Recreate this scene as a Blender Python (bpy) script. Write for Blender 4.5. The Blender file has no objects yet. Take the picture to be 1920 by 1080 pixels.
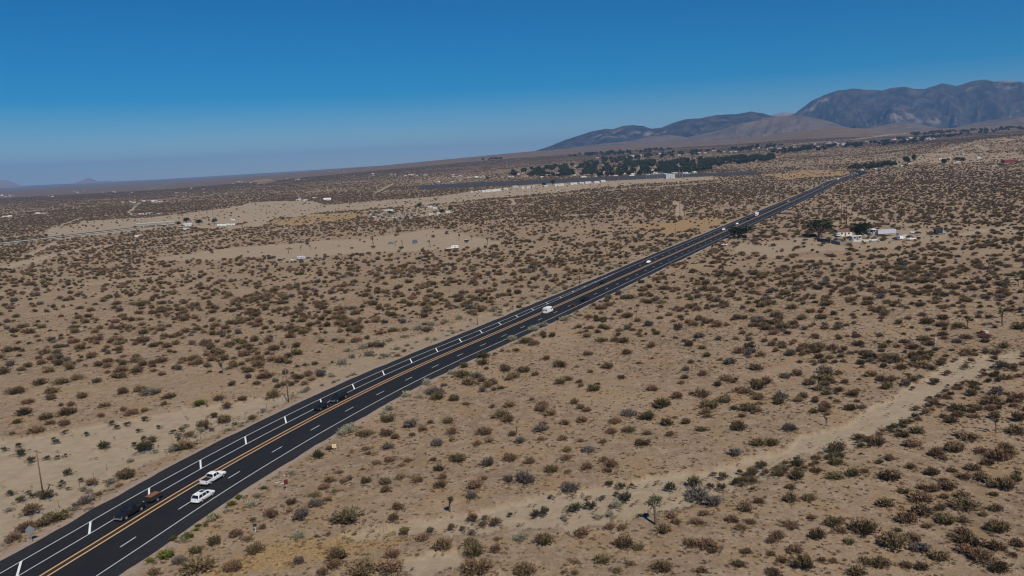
import bpy, bmesh, math, random
import numpy as np
from mathutils import Matrix, Vector

rng = np.random.default_rng(7)
random.seed(7)
sc = bpy.context.scene
R = math.radians

# ------------------------------------------------------------------ camera
CAM_H = 61.3
FPX, HORY, SLOPE = 1440.0, 302.0, 0.047
ROLL = math.atan(SLOPE)
PITCH = math.atan((540 - HORY) * math.cos(ROLL) / FPX)
FW = np.array([0, math.cos(PITCH), -math.sin(PITCH)])
_r0 = np.array([1., 0, 0]); _u0 = np.array([0, math.sin(PITCH), math.cos(PITCH)])
RT = _r0 * math.cos(ROLL) - _u0 * math.sin(ROLL)
UP = _u0 * math.cos(ROLL) + _r0 * math.sin(ROLL)
cam_d = bpy.data.cameras.new('camera'); cam = bpy.data.objects.new('camera', cam_d)
sc.collection.objects.link(cam); sc.camera = cam
cam_d.sensor_width = 36; cam_d.lens = 36 * FPX / 1920
cam_d.clip_start = 0.5; cam_d.clip_end = 200000
m = Matrix.Identity(4)
for i in range(3):
    m[i][0] = RT[i]; m[i][1] = UP[i]; m[i][2] = -FW[i]
m[2][3] = CAM_H
cam.matrix_world = m

# ------------------------------------------------------------------ sky and sun
SUN_EL, SHADOW_AZ = 50.0, 114.0           # shadows fall towards this compass angle (from +X, counter-clockwise)
to_sun = np.array([-math.cos(R(SHADOW_AZ)), -math.sin(R(SHADOW_AZ))])
w = bpy.data.worlds.new('World'); sc.world = w; w.use_nodes = True
wn = w.node_tree; bg = wn.nodes['Background']
sky = wn.nodes.new('ShaderNodeTexSky'); sky.sky_type = 'NISHITA'; sky.sun_disc = False
sky.sun_elevation = R(SUN_EL); sky.sun_rotation = math.atan2(to_sun[0], to_sun[1])
sky.altitude = 1500; sky.air_density = 1.0; sky.dust_density = 0.0; sky.ozone_density = 6.0
hs = wn.nodes.new('ShaderNodeHueSaturation'); hs.inputs['Saturation'].default_value = 1.72
wn.links.new(sky.outputs[0], hs.inputs['Color']); wn.links.new(hs.outputs[0], bg.inputs[0])
bg.inputs[1].default_value = 0.066
sd = bpy.data.lights.new('sun', 'SUN'); sun = bpy.data.objects.new('sun', sd); sc.collection.objects.link(sun)
sd.energy = 4.5; sd.angle = R(0.53); sd.color = (1.0, 0.93, 0.82)
sv = Vector((to_sun[0] * math.cos(R(SUN_EL)), to_sun[1] * math.cos(R(SUN_EL)), math.sin(R(SUN_EL))))
sun.rotation_euler = sv.to_track_quat('Z', 'Y').to_euler(); sun.location = (0, -50, 300)
sc.view_settings.view_transform = 'Standard'; sc.view_settings.look = 'None'
sc.view_settings.exposure = 0.0; sc.view_settings.gamma = 1.0
sc.render.engine = 'CYCLES'
sc.cycles.filter_width = 1.15; sc.cycles.volume_bounces = 0; sc.cycles.max_bounces = 4; sc.cycles.diffuse_bounces = 2
sc.cycles.glossy_bounces = 2; sc.cycles.transparent_max_bounces = 4

# ------------------------------------------------------------------ helpers
COL = sc.collection
def vnoise(x, y, seed=0):
    xi = np.floor(x).astype(np.int64); yi = np.floor(y).astype(np.int64)
    xf = x - xi; yf = y - yi
    def h(a, b):
        n = (a * 374761393 + b * 668265263 + seed * 1442695041) & 0xffffffff
        n = ((n ^ (n >> 13)) * 1274126177) & 0xffffffff
        n = (n ^ (n >> 16)) & 0xffff
        return n / 65535.0
    u = xf * xf * (3 - 2 * xf); v = yf * yf * (3 - 2 * yf)
    return (h(xi, yi) * (1 - u) + h(xi + 1, yi) * u) * (1 - v) + (h(xi, yi + 1) * (1 - u) + h(xi + 1, yi + 1) * u) * v
def fbm(x, y, seed=0, o=4):
    s = 0; a = .5; t = 0
    for k in range(o):
        s = s + a * vnoise(x, y, seed + k * 17); t += a; a *= .5; x = x * 2.03 + 11.3; y = y * 2.03 + 5.1
    return s / t
def smooth(a, b, v):
    t = np.clip((v - a) / (b - a), 0, 1); return t * t * (3 - 2 * t)

def px2az(px): return math.degrees(math.atan2((px - 960) / FPX, 0.987))
_azp = [-180, -60, -24, -16, px2az(700), px2az(900), px2az(1000), px2az(1200), px2az(1400), px2az(1500), px2az(1700), px2az(1920), 60, 110, 180]
_ep = [0, 0, 0, 35, 70, 113, 134, 151, 155, 162, 150, 150, 160, 0, 0]
def hz(x, y):
    """height of the ground at x, y"""
    x = np.asarray(x, float); y = np.asarray(y, float)
    d = np.hypot(x, y); a = np.degrees(np.arctan2(x, y))
    Ee = np.interp(a, _azp, _ep)
    t = np.clip((d - 1300) / 4700, 0, None); t = t * t / (t + .05)
    tt = np.where(t < .953, t, .953 + (t - .953) * .12)
    z = Ee * tt
    z += 30 * np.exp(-((a - 33.5) / 5.5) ** 2 - ((d - 2500) / 650) ** 2)
    z += 45 * np.exp(-((a - 22.5) / 4.5) ** 2 - ((d - 5100) / 700) ** 2)
    z += 10 * np.exp(-((a - 28.0) / 1.6) ** 2 - ((d - 1900) / 250) ** 2)
    rough = smooth(1600, 2600, d) * smooth(2, 10, a) * np.exp(-((d - 3200) / 2600) ** 2)
    z += rough * 14 * (fbm(x / 260, y / 260, 3, 4) - .5)
    return z
def at(px, py):
    """where the sight line through a photo pixel meets the ground"""
    v = FW * FPX + RT * (px - 960) + UP * (540 - py)
    v = v / np.linalg.norm(v)
    s = 60 * 1.004 ** np.arange(0, 1600); s = s[s < 32000]
    g = CAM_H + v[2] * s - hz(v[0] * s, v[1] * s)
    i = np.argmax(g < 0) if (g < 0).any() else len(s) - 1
    lo, hi = s[max(i - 1, 0)], s[i]
    for _ in range(25):
        mi = (lo + hi) / 2
        if CAM_H + v[2] * mi - hz(v[0] * mi, v[1] * mi) < 0: hi = mi
        else: lo = mi
    p = v * hi
    return np.array([p[0], p[1], float(hz(p[0], p[1]))])
def mpx(p): return math.hypot(p[0], p[1]) / FPX * 1.01    # metres one photo pixel covers there

def inpoly(x, y, poly):
    r = np.zeros(x.shape, bool); n = len(poly)
    for i in range(n):
        x1, y1 = poly[i]; x2, y2 = poly[(i + 1) % n]
        if y1 == y2: continue
        c = ((y1 > y) != (y2 > y)) & (x < (x2 - x1) * (y - y1) / (y2 - y1) + x1)
        r ^= c
    return r
def polydist(x, y, pts):
    r = np.full(x.shape, 1e9)
    for (x1, y1), (x2, y2) in zip(pts[:-1], pts[1:]):
        L = (x2 - x1) ** 2 + (y2 - y1) ** 2 + 1e-9
        t = np.clip(((x - x1) * (x2 - x1) + (y - y1) * (y2 - y1)) / L, 0, 1)
        r = np.minimum(r, np.hypot(x - x1 - t * (x2 - x1), y - y1 - t * (y2 - y1)))
    return r
def W2(pts): return [tuple(at(*p)[:2]) for p in pts]

def tag(o, label=None, cat=None, group=None, kind=None):
    if label: o['label'] = label
    if cat: o['category'] = cat
    if group: o['group'] = group
    if kind: o['kind'] = kind
    return o
def empty(name, loc=(0, 0, 0), rz=0):
    o = bpy.data.objects.new(name, None); o.location = loc; o.rotation_euler = (0, 0, rz); COL.objects.link(o); return o
def mesh_np(name, V, F, mats=(), cols=None, smooth_=False):
    """numpy verts + faces (N,3 or N,4)"""
    me = bpy.data.meshes.new(name); V = np.asarray(V, np.float32); F = np.asarray(F, np.int32)
    n = F.shape[1]
    me.vertices.add(len(V)); me.vertices.foreach_set('co', V.ravel())
    me.loops.add(F.size); me.loops.foreach_set('vertex_index', F.ravel())
    me.polygons.add(len(F)); me.polygons.foreach_set('loop_start', np.arange(0, F.size, n, dtype=np.int32))
    if smooth_: me.polygons.foreach_set('use_smooth', np.ones(len(F), bool))
    for mt in mats: me.materials.append(mt)
    me.update(calc_edges=True)
    for k, v in (cols or {}).items():
        at_ = me.attributes.new(k, 'FLOAT', 'POINT'); at_.data.foreach_set('value', np.asarray(v, np.float32))
    return me
def link(name, me, parent=None, loc=None):
    o = bpy.data.objects.new(name, me); COL.objects.link(o)
    if parent: o.parent = parent
    if loc is not None: o.location = loc
    return o
def copy_tree(o, parent=None):
    c = o.copy(); COL.objects.link(c); c.parent = parent
    for ch in o.children: copy_tree(ch, c)
    return c

class MB:
    """collects polygons for one mesh"""
    def __init__(s): s.v = []; s.f = []
    def add(s, V, F):
        b = len(s.v); s.v += [tuple(p) for p in V]; s.f += [tuple(i + b for i in f) for f in F]; return s
    def box(s, x0, x1, y0, y1, z0, z1):
        V = [(x0, y0, z0), (x1, y0, z0), (x1, y1, z0), (x0, y1, z0), (x0, y0, z1), (x1, y0, z1), (x1, y1, z1), (x0, y1, z1)]
        return s.add(V, [(0, 3, 2, 1), (4, 5, 6, 7), (0, 1, 5, 4), (1, 2, 6, 5), (2, 3, 7, 6), (3, 0, 4, 7)])
    def loft(s, st):
        """st: list of (x, half profile [(y, z), ...] bottom to top)"""
        V = []; n = 2 * len(st[0][1])
        for x, h in st:
            V += [(x, -y, z) for y, z in h] + [(x, y, z) for y, z in reversed(h)]
        F = []
        for i in range(len(st) - 1):
            for k in range(n):
                a = i * n + k; b = i * n + (k + 1) % n
                F.append((a, a + n, b + n, b))
        F.append(tuple(range(n))); F.append(tuple(reversed(range((len(st) - 1) * n, len(st) * n))))
        return s.add(V, F)
    def cyl(s, c, axis, r0, r1, L, n=10, cap=True):
        a = Vector(axis).normalized(); u = a.orthogonal().normalized(); v = a.cross(u); c = Vector(c)
        V = []
        for k in range(n):
            t = 2 * math.pi * k / n; dr = u * math.cos(t) + v * math.sin(t)
            V.append(c + dr * r0); V.append(c + a * L + dr * r1)
        F = [(2 * k, 2 * ((k + 1) % n), 2 * ((k + 1) % n) + 1, 2 * k + 1) for k in range(n)]
        if cap: F += [tuple(2 * k for k in reversed(range(n))), tuple(2 * k + 1 for k in range(n))]
        return s.add(V, F)
    def quad(s, a, b, c, d): return s.add([a, b, c, d], [(0, 1, 2, 3)])
    def build(s, name, mat, parent=None, sm=False):
        me = bpy.data.meshes.new(name); me.from_pydata(s.v, [], s.f); me.materials.append(mat); me.update()
        if sm:
            for p in me.polygons: p.use_smooth = True
        return link(name, me, parent)

# ------------------------------------------------------------------ materials
def newmat(name):
    m_ = bpy.data.materials.new(name); m_.use_nodes = True; nt = m_.node_tree; return m_, nt, nt.nodes['Principled BSDF']
_mc = {}
def paint(name, col, rough=.5, metal=0, spec=.5, var=.12, scale=3.0):
    """plain surface with a little dirt variation"""
    if name in _mc: return _mc[name]
    m_, nt, b = newmat(name)
    tc = nt.nodes.new('ShaderNodeTexCoord'); nz = nt.nodes.new('ShaderNodeTexNoise'); nz.inputs['Scale'].default_value = scale; nz.inputs['Detail'].default_value = 6
    mx = nt.nodes.new('ShaderNodeMix'); mx.data_type = 'RGBA'
    mx.inputs[6].default_value = (*[c * (1 - var) for c in col], 1); mx.inputs[7].default_value = (*[min(1, c * (1 + var)) for c in col], 1)
    nt.links.new(tc.outputs['Object'], nz.inputs['Vector']); nt.links.new(nz.outputs['Fac'], mx.inputs[0]); nt.links.new(mx.outputs[2], b.inputs['Base Color'])
    b.inputs['Roughness'].default_value = rough; b.inputs['Metallic'].default_value = metal; b.inputs['Specular IOR Level'].default_value = spec
    _mc[name] = m_; return m_
def leafmat(name, c_in, c_tip, rnd=.25, hue=.02):
    """foliage: leaf tint from the mesh attribute, plant-to-plant change from Object Info"""
    m_, nt, b = newmat(name)
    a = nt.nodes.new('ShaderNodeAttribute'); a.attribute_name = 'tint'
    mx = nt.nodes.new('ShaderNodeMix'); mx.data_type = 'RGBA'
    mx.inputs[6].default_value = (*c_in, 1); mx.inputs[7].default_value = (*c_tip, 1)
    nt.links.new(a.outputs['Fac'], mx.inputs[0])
    oi = nt.nodes.new('ShaderNodeObjectInfo'); h = nt.nodes.new('ShaderNodeHueSaturation')
    mr = nt.nodes.new('ShaderNodeMapRange'); mr.inputs[3].default_value = 1 - rnd; mr.inputs[4].default_value = 1 + rnd
    nt.links.new(oi.outputs['Random'], mr.inputs[0]); nt.links.new(mr.outputs[0], h.inputs['Value'])
    mh = nt.nodes.new('ShaderNodeMath'); mh.operation = 'MULTIPLY'; mh.inputs[1].default_value = 7.31
    mf = nt.nodes.new('ShaderNodeMath'); mf.operation = 'FRACT'; mr2 = nt.nodes.new('ShaderNodeMapRange')
    mr2.inputs[3].default_value = .5 - hue; mr2.inputs[4].default_value = .5 + hue
    nt.links.new(oi.outputs['Random'], mh.inputs[0]); nt.links.new(mh.outputs[0], mf.inputs[0]); nt.links.new(mf.outputs[0], mr2.inputs[0]); nt.links.new(mr2.outputs[0], h.inputs['Hue'])
    nt.links.new(mx.outputs[2], h.inputs['Color']); nt.links.new(h.outputs[0], b.inputs['Base Color'])
    b.inputs['Roughness'].default_value = .9; b.inputs['Specular IOR Level'].default_value = .1
    return m_
M = {
 'white': paint('white_paint', (.78, .78, .77), .3), 'black': paint('black_paint', (.010, .010, .012), .45, 0, .3), 'silver': paint('silver_paint', (.45, .46, .47), .3, .4),
 'glass': paint('dark_glass', (.01, .013, .018), .08, 0, .6), 'tyre': paint('tyre_rubber', (.018, .018, .018), .9), 'rim': paint('rim_metal', (.5, .5, .5), .35, .7),
 'dark': paint('dark_trim', (.02, .02, .02), .6), 'lampw': paint('headlamp_lens', (.7, .72, .75), .15), 'lampr': paint('tail_lamp_lens', (.3, .01, .01), .2),
 'rust': paint('rust_orange', (.2, .085, .045), .8, 0, .3, .3), 'wood': paint('weathered_wood', (.16, .095, .06), .9, 0, .2, .3, 8), 'palewood': paint('bleached_board', (.55, .53, .47), .8),
 'maroon': paint('maroon_cloth', (.10, .008, .014), .7), 'grey': paint('grey_panel', (.38, .38, .38), .7), 'steel': paint('galvanised_steel', (.35, .37, .38), .45, .6),
 'yellow': paint('sign_yellow', (.75, .62, .22), .6), 'blue': paint('blue_paint', (.05, .13, .35), .4), 'red': paint('red_paint', (.2, .035, .03), .5),
 'stucco': paint('pale_stucco', (.62, .58, .52), .9), 'tan': paint('tan_stucco', (.42, .34, .26), .9), 'roofb': paint('brown_shingle', (.16, .09, .065), .9, 0, .2, .3), 'roofg': paint('grey_metal_roof', (.5, .52, .55), .5),
 'roofw': paint('white_metal_roof', (.62, .62, .61), .6), 'bark': paint('grey_bark', (.14, .11, .085), .95, 0, .1, .3, 6), 'block': paint('grey_block_wall', (.2, .19, .18), .9), 'green': paint('green_fence', (.035, .05, .04), .8),
 'panel': paint('solar_glass', (.05, .05, .056), .9, 0, .05), 'concrete': paint('concrete', (.4, .38, .35), .9),
 'skyblue': paint('light_blue_paint', (.2, .38, .5), .4), 'pale': paint('pale_grey_paint', (.46, .47, .52), .5), 'teal': paint('teal_paint', (.06, .16, .2), .4), 'canvas': paint('blue_canvas', (.05, .06, .1), .8), 'beige': paint('beige_paint', (.5, .44, .34), .5),
}
MB_ = {
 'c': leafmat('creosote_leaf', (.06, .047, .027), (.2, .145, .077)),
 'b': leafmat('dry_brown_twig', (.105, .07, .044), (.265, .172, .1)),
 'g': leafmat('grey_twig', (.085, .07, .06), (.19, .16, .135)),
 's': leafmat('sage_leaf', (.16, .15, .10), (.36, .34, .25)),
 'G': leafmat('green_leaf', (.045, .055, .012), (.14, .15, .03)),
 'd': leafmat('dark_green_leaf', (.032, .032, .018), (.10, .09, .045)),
 'f': leafmat('straw_blade', (.24, .155, .07), (.42, .29, .15)),
 't': leafmat('tree_leaf', (.02, .027, .014), (.058, .066, .03)),
 'j': leafmat('joshua_leaf', (.06, .065, .035), (.17, .17, .09)),
}

# ------------------------------------------------------------------ land-cover outlines (traced on the ground)
P_SAND = [W2(p) for p in [
 [(1900, 655), (1850, 660), (1780, 678), (1722, 706), (1675, 738), (1622, 774), (1550, 804), (1480, 838), (1430, 846), (1330, 878), (1240, 888), (1120, 918), (1040, 925), (940, 948), (800, 975), (700, 985), (620, 1012), (760, 1006), (900, 1000), (960, 990), (1060, 1000), (1140, 985), (1220, 960), (1300, 945), (1400, 905), (1450, 885), (1530, 853), (1600, 840), (1672, 800), (1730, 764), (1782, 728), (1825, 706), (1870, 688), (1920, 668)],
 [(620, 1080), (760, 1052), (860, 1032), (875, 1058), (820, 1080)],
 [(-60, 830), (150, 802), (250, 783), (330, 768), (400, 756), (460, 750), (545, 742), (500, 775), (420, 805), (330, 845), (240, 885), (140, 950), (60, 1000), (-60, 1060)],
 [(530, 745), (620, 690), (700, 655), (780, 628), (900, 590), (1000, 560), (1010, 570), (880, 618), (720, 684), (600, 742)],
 [(265, 488), (420, 467), (560, 455), (700, 444), (800, 430), (830, 432), (890, 442), (945, 456), (900, 464), (820, 469), (740, 471), (640, 476), (600, 486), (520, 493), (490, 481), (380, 488)],
 [(80, 437), (150, 415), (300, 406), (430, 390), (470, 380), (560, 376), (620, 384), (700, 377), (800, 370), (860, 362), (1000, 345), (1150, 335), (1330, 329), (1345, 336), (1200, 345), (1050, 360), (900, 374), (780, 386), (640, 396), (500, 411), (480, 425), (400, 429), (330, 424), (200, 440), (100, 450)],
 [(1390, 455), (1530, 446), (1600, 432), (1700, 428), (1790, 436), (1780, 448), (1700, 460), (1640, 465), (1540, 472), (1440, 482), (1380, 472)],
 [(690, 404), (760, 392), (850, 388), (845, 400), (790, 408), (720, 414)],
 [(1670, 300), (1740, 288), (1850, 288), (1920, 284), (1920, 300), (1800, 306), (1640, 318)],
]]
P_GOLD = [W2(p) for p in [
 [(380, 1075), (440, 1040), (560, 1010), (700, 993), (800, 1000), (720, 1030), (600, 1050), (480, 1072)],
 [(495, 418), (560, 405), (670, 398), (690, 405), (640, 414), (520, 424)],
 [(1420, 328), (1500, 321), (1600, 318), (1570, 330), (1480, 338)],
 [(1180, 425), (1320, 408), (1380, 415), (1250, 440)], [(470, 340), (500, 335), (520, 340), (490, 346)],
]]
TRACKS = [(W2(p), wd) for p, wd in [
 ([(0, 503), (100, 478), (180, 463), (300, 448), (420, 432), (480, 421), (496, 412), (470, 406), (430, 400)], 11),
 ([(-60, 464), (0, 457), (120, 444), (220, 433), (300, 423)], 24), ([(50, 480), (80, 466), (112, 452), (150, 440)], 5), ([(0, 447), (150, 432), (320, 416), (620, 402), (820, 386), (1000, 370), (1200, 352), (1400, 338)], 14),
 ([(1920, 434), (1760, 425), (1640, 417), (1585, 416), (1540, 424)], 5), ([(1640, 417), (1590, 396), (1580, 386)], 4),
 ([(1800, 440), (1860, 430), (1920, 424)], 7), ([(958, 372), (965, 384), (1000, 384)], 4), ([(1260, 405), (1320, 396), (1400, 388), (1460, 382)], 5),
 ([(850, 425), (960, 410), (1100, 402), (1250, 402)], 5), ([(1275, 405), (1275, 385), (1265, 378)], 6), ([(80, 436), (150, 410), (240, 400), (262, 380)], 5),
 ([(705, 362), (735, 345)], 6), ([(280, 355), (330, 340), (400, 338)], 6), ([(0, 357), (200, 345), (420, 332), (560, 325)], 26), ([(0, 375), (120, 366)], 8),
 ([(620, 412), (440, 445), (250, 470), (0, 500)], 6), ([(1755, 285), (1850, 262), (1905, 262)], 9), ([(1790, 285), (1900, 262)], 8), ([(1830, 272), (1850, 282)], 7),
 ([(1600, 305), (1700, 290), (1800, 277)], 12), ([(900, 300), (1100, 288)], 20), ([(1100, 322), (1300, 305), (1420, 292)], 10), ([(1450, 275), (1600, 262), (1700, 250)], 20),
 ([(1500, 300), (1620, 296), (1700, 290)], 8), ([(1440, 560), (1900, 780)], 0.01), ([(0, 552), (100, 540), (240, 525), (400, 505)], 3),
]]
FIELD_BARE = [W2(p) for p in [[(1385, 470), (1500, 452), (1600, 470), (1720, 468), (1650, 480), (1480, 500), (1400, 500)], [(1000, 420), (1180, 405), (1300, 420), (1200, 432), (1050, 440)]]]

# ------------------------------------------------------------------ highway line: the dashed divider of the right-hand lanes
_RP = [(-106, -30), (-95.5, 20), (-83.5, 68), (-72.0, 108.8), (-67.7, 123.2), (-63.6, 137.3), (-59.1, 151.1), (-54.2, 164.6), (-49.0, 177.9), (-43.5, 191.0), (-37.6, 204.2), (-31.5, 217.0), (-25.0, 229.6), (-18.3, 242.0), (-11.3, 254.3), (-4.3, 266.6), (9.7, 292.0), (24.0, 318.4), (38.6, 345.2), (53.4, 372.8), (68.5, 400.8), (83.6, 429.2), (113.8, 485.2), (165, 579), (255, 745), (356.9, 934), (480, 1163), (560, 1313)] + [tuple(at(*q)[:2]) for q in ((1596, 333), (1610, 328.5), (1619, 325.5), (1623, 323.2), (1617, 321.2), (1603, 320.2), (1585, 319.8), (1560, 319.6))]
def resample(P, step):
    P = np.array(P, float)
    # Catmull-Rom through the points
    Q = []
    for i in range(len(P) - 1):
        p0 = P[max(i - 1, 0)]; p1 = P[i]; p2 = P[i + 1]; p3 = P[min(i + 2, len(P) - 1)]
        for t in np.linspace(0, 1, 24, endpoint=False):
            Q.append(.5 * ((2 * p1) + (-p0 + p2) * t + (2 * p0 - 5 * p1 + 4 * p2 - p3) * t * t + (-p0 + 3 * p1 - 3 * p2 + p3) * t ** 3))
    Q.append(P[-1]); Q = np.array(Q)
    for _ in range(30): Q[1:-1] = .25 * Q[:-2] + .5 * Q[1:-1] + .25 * Q[2:]
    s = np.r_[0, np.cumsum(np.hypot(*np.diff(Q, axis=0).T))]
    n = int(s[-1] / step); ss = np.linspace(0, s[-1], n + 1)
    return ss, np.c_[np.interp(ss, s, Q[:, 0]), np.interp(ss, s, Q[:, 1])]
RS, RC = resample(_RP, 4.0)
_t = np.gradient(RC, axis=0); _t /= np.hypot(_t[:, 0], _t[:, 1])[:, None]
RN = np.c_[-_t[:, 1], _t[:, 0]]             # points to the left
def road(s, off=0.0):
    x = np.interp(s, RS, RC[:, 0]) + off * np.interp(s, RS, RN[:, 0]); y = np.interp(s, RS, RC[:, 1]) + off * np.interp(s, RS, RN[:, 1])
    return x, y
def road_s(x, y):
    i = int(np.argmin((RC[:, 0] - x) ** 2 + (RC[:, 1] - y) ** 2)); dd = np.array([x, y]) - RC[i]
    return RS[i] + float(dd @ _t[i]), float(dd @ RN[i])
def road_off(x, y):
    """signed distance from the divider line, left positive (vectorised, coarse)"""
    best = np.full(x.shape, 1e9); so = np.zeros(x.shape)
    for i in range(0, len(RC) - 3, 3):
        a = RC[i]; b = RC[i + 3]; L = ((b - a) ** 2).sum()
        t = np.clip(((x - a[0]) * (b - a)[0] + (y - a[1]) * (b - a)[1]) / L, 0, 1)
        dx = x - a[0] - t * (b - a)[0]; dy = y - a[1] - t * (b - a)[1]; dd = np.hypot(dx, dy)
        k = dd < best; best = np.where(k, dd, best); so = np.where(k, np.sign((b - a)[0] * dy - (b - a)[1] * dx), so)
    return best * so
ROAD_R, ROAD_L = -7.0, 16.9

def cover(x, y):
    """sand, gold: land cover at points"""
    d = np.hypot(x, y); amp = np.clip(d * .008, 1.0, 14)
    jx = x + amp * 2 * (fbm(x / (amp * 3), y / (amp * 3), 5, 4) - .5) * 2; jy = y + amp * 2 * (fbm(x / (amp * 3), y / (amp * 3), 9, 4) - .5) * 2
    sand = np.zeros(x.shape); gold = np.zeros(x.shape)
    for p, w_ in zip(P_SAND, (.97, .9, .95, .55, .75, .8, .6, .6, .4)): sand = np.maximum(sand, inpoly(jx, jy, p) * w_)
    for p in P_GOLD: gold = np.maximum(gold, inpoly(jx, jy, p) * 1.0)
    jx2 = x + 1.6 * (vnoise(x / 9, y / 9, 2) - .5); jy2 = y + 1.6 * (vnoise(x / 9, y / 9, 4) - .5)
    for p, wd in TRACKS: sand = np.maximum(sand, .95 * (1 - smooth(wd * .5, wd * .95, polydist(jx2, jy2, p))))
    ro = road_off(x, y)
    gra = (1 - smooth(.8, 2.6, np.abs(ro - (ROAD_L + ROAD_R) / 2) - (ROAD_L - ROAD_R) / 2))
    return sand, gold, gra, ro

# ------------------------------------------------------------------ ground sheet
A_in = np.radians(np.linspace(-37, 37, 900)); A_out = np.radians(np.linspace(37, 323, 110))[1:-1]
AZ = np.r_[A_in, A_out]
RD = np.r_[[1.0, 20, 40, 55, 70, 80], 88 * (1.0085 ** np.arange(0, 480))]
RD = np.r_[RD, RD[-1] * 1.03 ** np.arange(1, 75)]; RD = RD[RD < 32000]
AA, DD = np.meshgrid(AZ, RD); GX = DD * np.sin(AA); GY = DD * np.cos(AA)
GZ = hz(GX, GY)
sand, gold, gra, ro = cover(GX, GY)
bump = (1 - smooth(900, 1500, DD)) * smooth(1.0, 7.0, np.abs(ro - (ROAD_L + ROAD_R) / 2) - (ROAD_L - ROAD_R) / 2)
relief = .55 * (fbm(GX / 14, GY / 14, 21, 4) - .5) + .9 * (fbm(GX / 60, GY / 60, 31, 3) - .5) - .5 * sand
GZ += bump * relief
def ground_z(x, y):
    x = np.asarray(x, float); y = np.asarray(y, float); d = np.hypot(x, y)
    r_ = road_off(np.atleast_1d(x), np.atleast_1d(y)).reshape(x.shape)
    b_ = (1 - smooth(900, 1500, d)) * smooth(1.0, 7.0, np.abs(r_ - (ROAD_L + ROAD_R) / 2) - (ROAD_L - ROAD_R) / 2)
    return hz(x, y) + b_ * (.55 * (fbm(x / 14, y / 14, 21, 4) - .5) + .9 * (fbm(x / 60, y / 60, 31, 3) - .5))
nR, nA = AA.shape
ii = np.arange(nR - 1)[:, None] * nA; jj = np.arange(nA)[None, :]; j2 = (jj + 1) % nA
F = np.stack([ii + jj, ii + j2, ii + nA + j2, ii + nA + jj], -1).reshape(-1, 4)[:, ::-1]
gm, nt, b = newmat('desert_ground')
def nd(t, **k):
    n = nt.nodes.new(t)
    for a, v in k.items(): setattr(n, a, v)
    return n
def mixc(fac, a, b_):
    x = nd('ShaderNodeMix', data_type='RGBA')
    for s_, v in ((0, fac), (6, a), (7, b_)):
        if isinstance(v, tuple): x.inputs[s_].default_value = (*v, 1)
        elif isinstance(v, float): x.inputs[s_].default_value = v
        else: nt.links.new(v, x.inputs[s_])
    return x.outputs[2]
geo = nd('ShaderNodeNewGeometry')
def noise(scale, detail=5, rough=.6, lo=None, hi=None):
    n = nd('ShaderNodeTexNoise'); n.inputs['Scale'].default_value = scale; n.inputs['Detail'].default_value = detail; n.inputs['Roughness'].default_value = rough
    nt.links.new(geo.outputs['Position'], n.inputs['Vector'])
    if lo is None: return n.outputs['Fac']
    r_ = nd('ShaderNodeMapRange'); r_.inputs[1].default_value = lo; r_.inputs[2].default_value = hi; nt.links.new(n.outputs['Fac'], r_.inputs[0]); return r_.outputs[0]
def attr(n):
    a = nd('ShaderNodeAttribute'); a.attribute_name = n; return a.outputs['Fac']
def mul(a, k):
    x = nd('ShaderNodeMath', operation='MULTIPLY'); nt.links.new(a, x.inputs[0])
    if isinstance(k, float): x.inputs[1].default_value = k
    else: nt.links.new(k, x.inputs[1])
    return x.outputs[0]
c = mixc(noise(.03, 4, .55, .35, .68), (.21, .148, .096), (.292, .208, .136))      # broad soil change
c = mixc(noise(.35, 8, .72, .44, .66), c, (.35, .262, .18))                        # pale sand patches
c = mixc(mul(noise(.10, 5, .6, .50, .66), .55), c, (.30, .195, .095))              # straw-coloured annuals
c = mixc(mul(noise(1.6, 8, .8, .50, .64), .72), c, (.12, .085, .052))             # litter of dead twigs
c = mixc(mul(noise(5.0, 3, .7, .56, .70), .5), c, (.09, .068, .05))
c = mixc(mul(attr('gold'), .75), c, mixc(noise(2.2, 5, .7, .35, .65), (.20, .125, .055), (.40, .27, .125)))
c = mixc(mul(attr('sand'), .85), c, mixc(noise(.4, 6, .65, .35, .7), (.29, .228, .155), (.385, .31, .222)))
c = mixc(attr('gravel'), c, mixc(noise(1.2, 6, .7, .35, .7), (.25, .19, .145), (.36, .285, .225)))
c = mixc(mul(attr('veg'), .86), c, mixc(noise(.012, 8, .75, .38, .62), (.085, .062, .048), (.155, .112, .082)))   # scrub cover too far off to tell plants apart
nt.links.new(c, b.inputs['Base Color']); b.inputs['Roughness'].default_value = .95; b.inputs['Specular IOR Level'].default_value = .1
bp = nd('ShaderNodeBump'); bp.inputs['Strength'].default_value = 1.0; bp.inputs['Distance'].default_value = .25
nt.links.new(noise(1.3, 8, .7), bp.inputs['Height']); nt.links.new(bp.outputs[0], b.inputs['Normal'])
veg = smooth(2300, 3800, DD) * (1 - .9 * sand) * (1 - .7 * gold)
gme = mesh_np('ground', np.stack([GX, GY, GZ], -1).reshape(-1, 3), F, [gm], {'sand': sand.ravel(), 'gold': gold.ravel(), 'gravel': gra.ravel(), 'veg': veg.ravel()}, True)
ground = tag(link('ground', gme), kind='structure')

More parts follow.
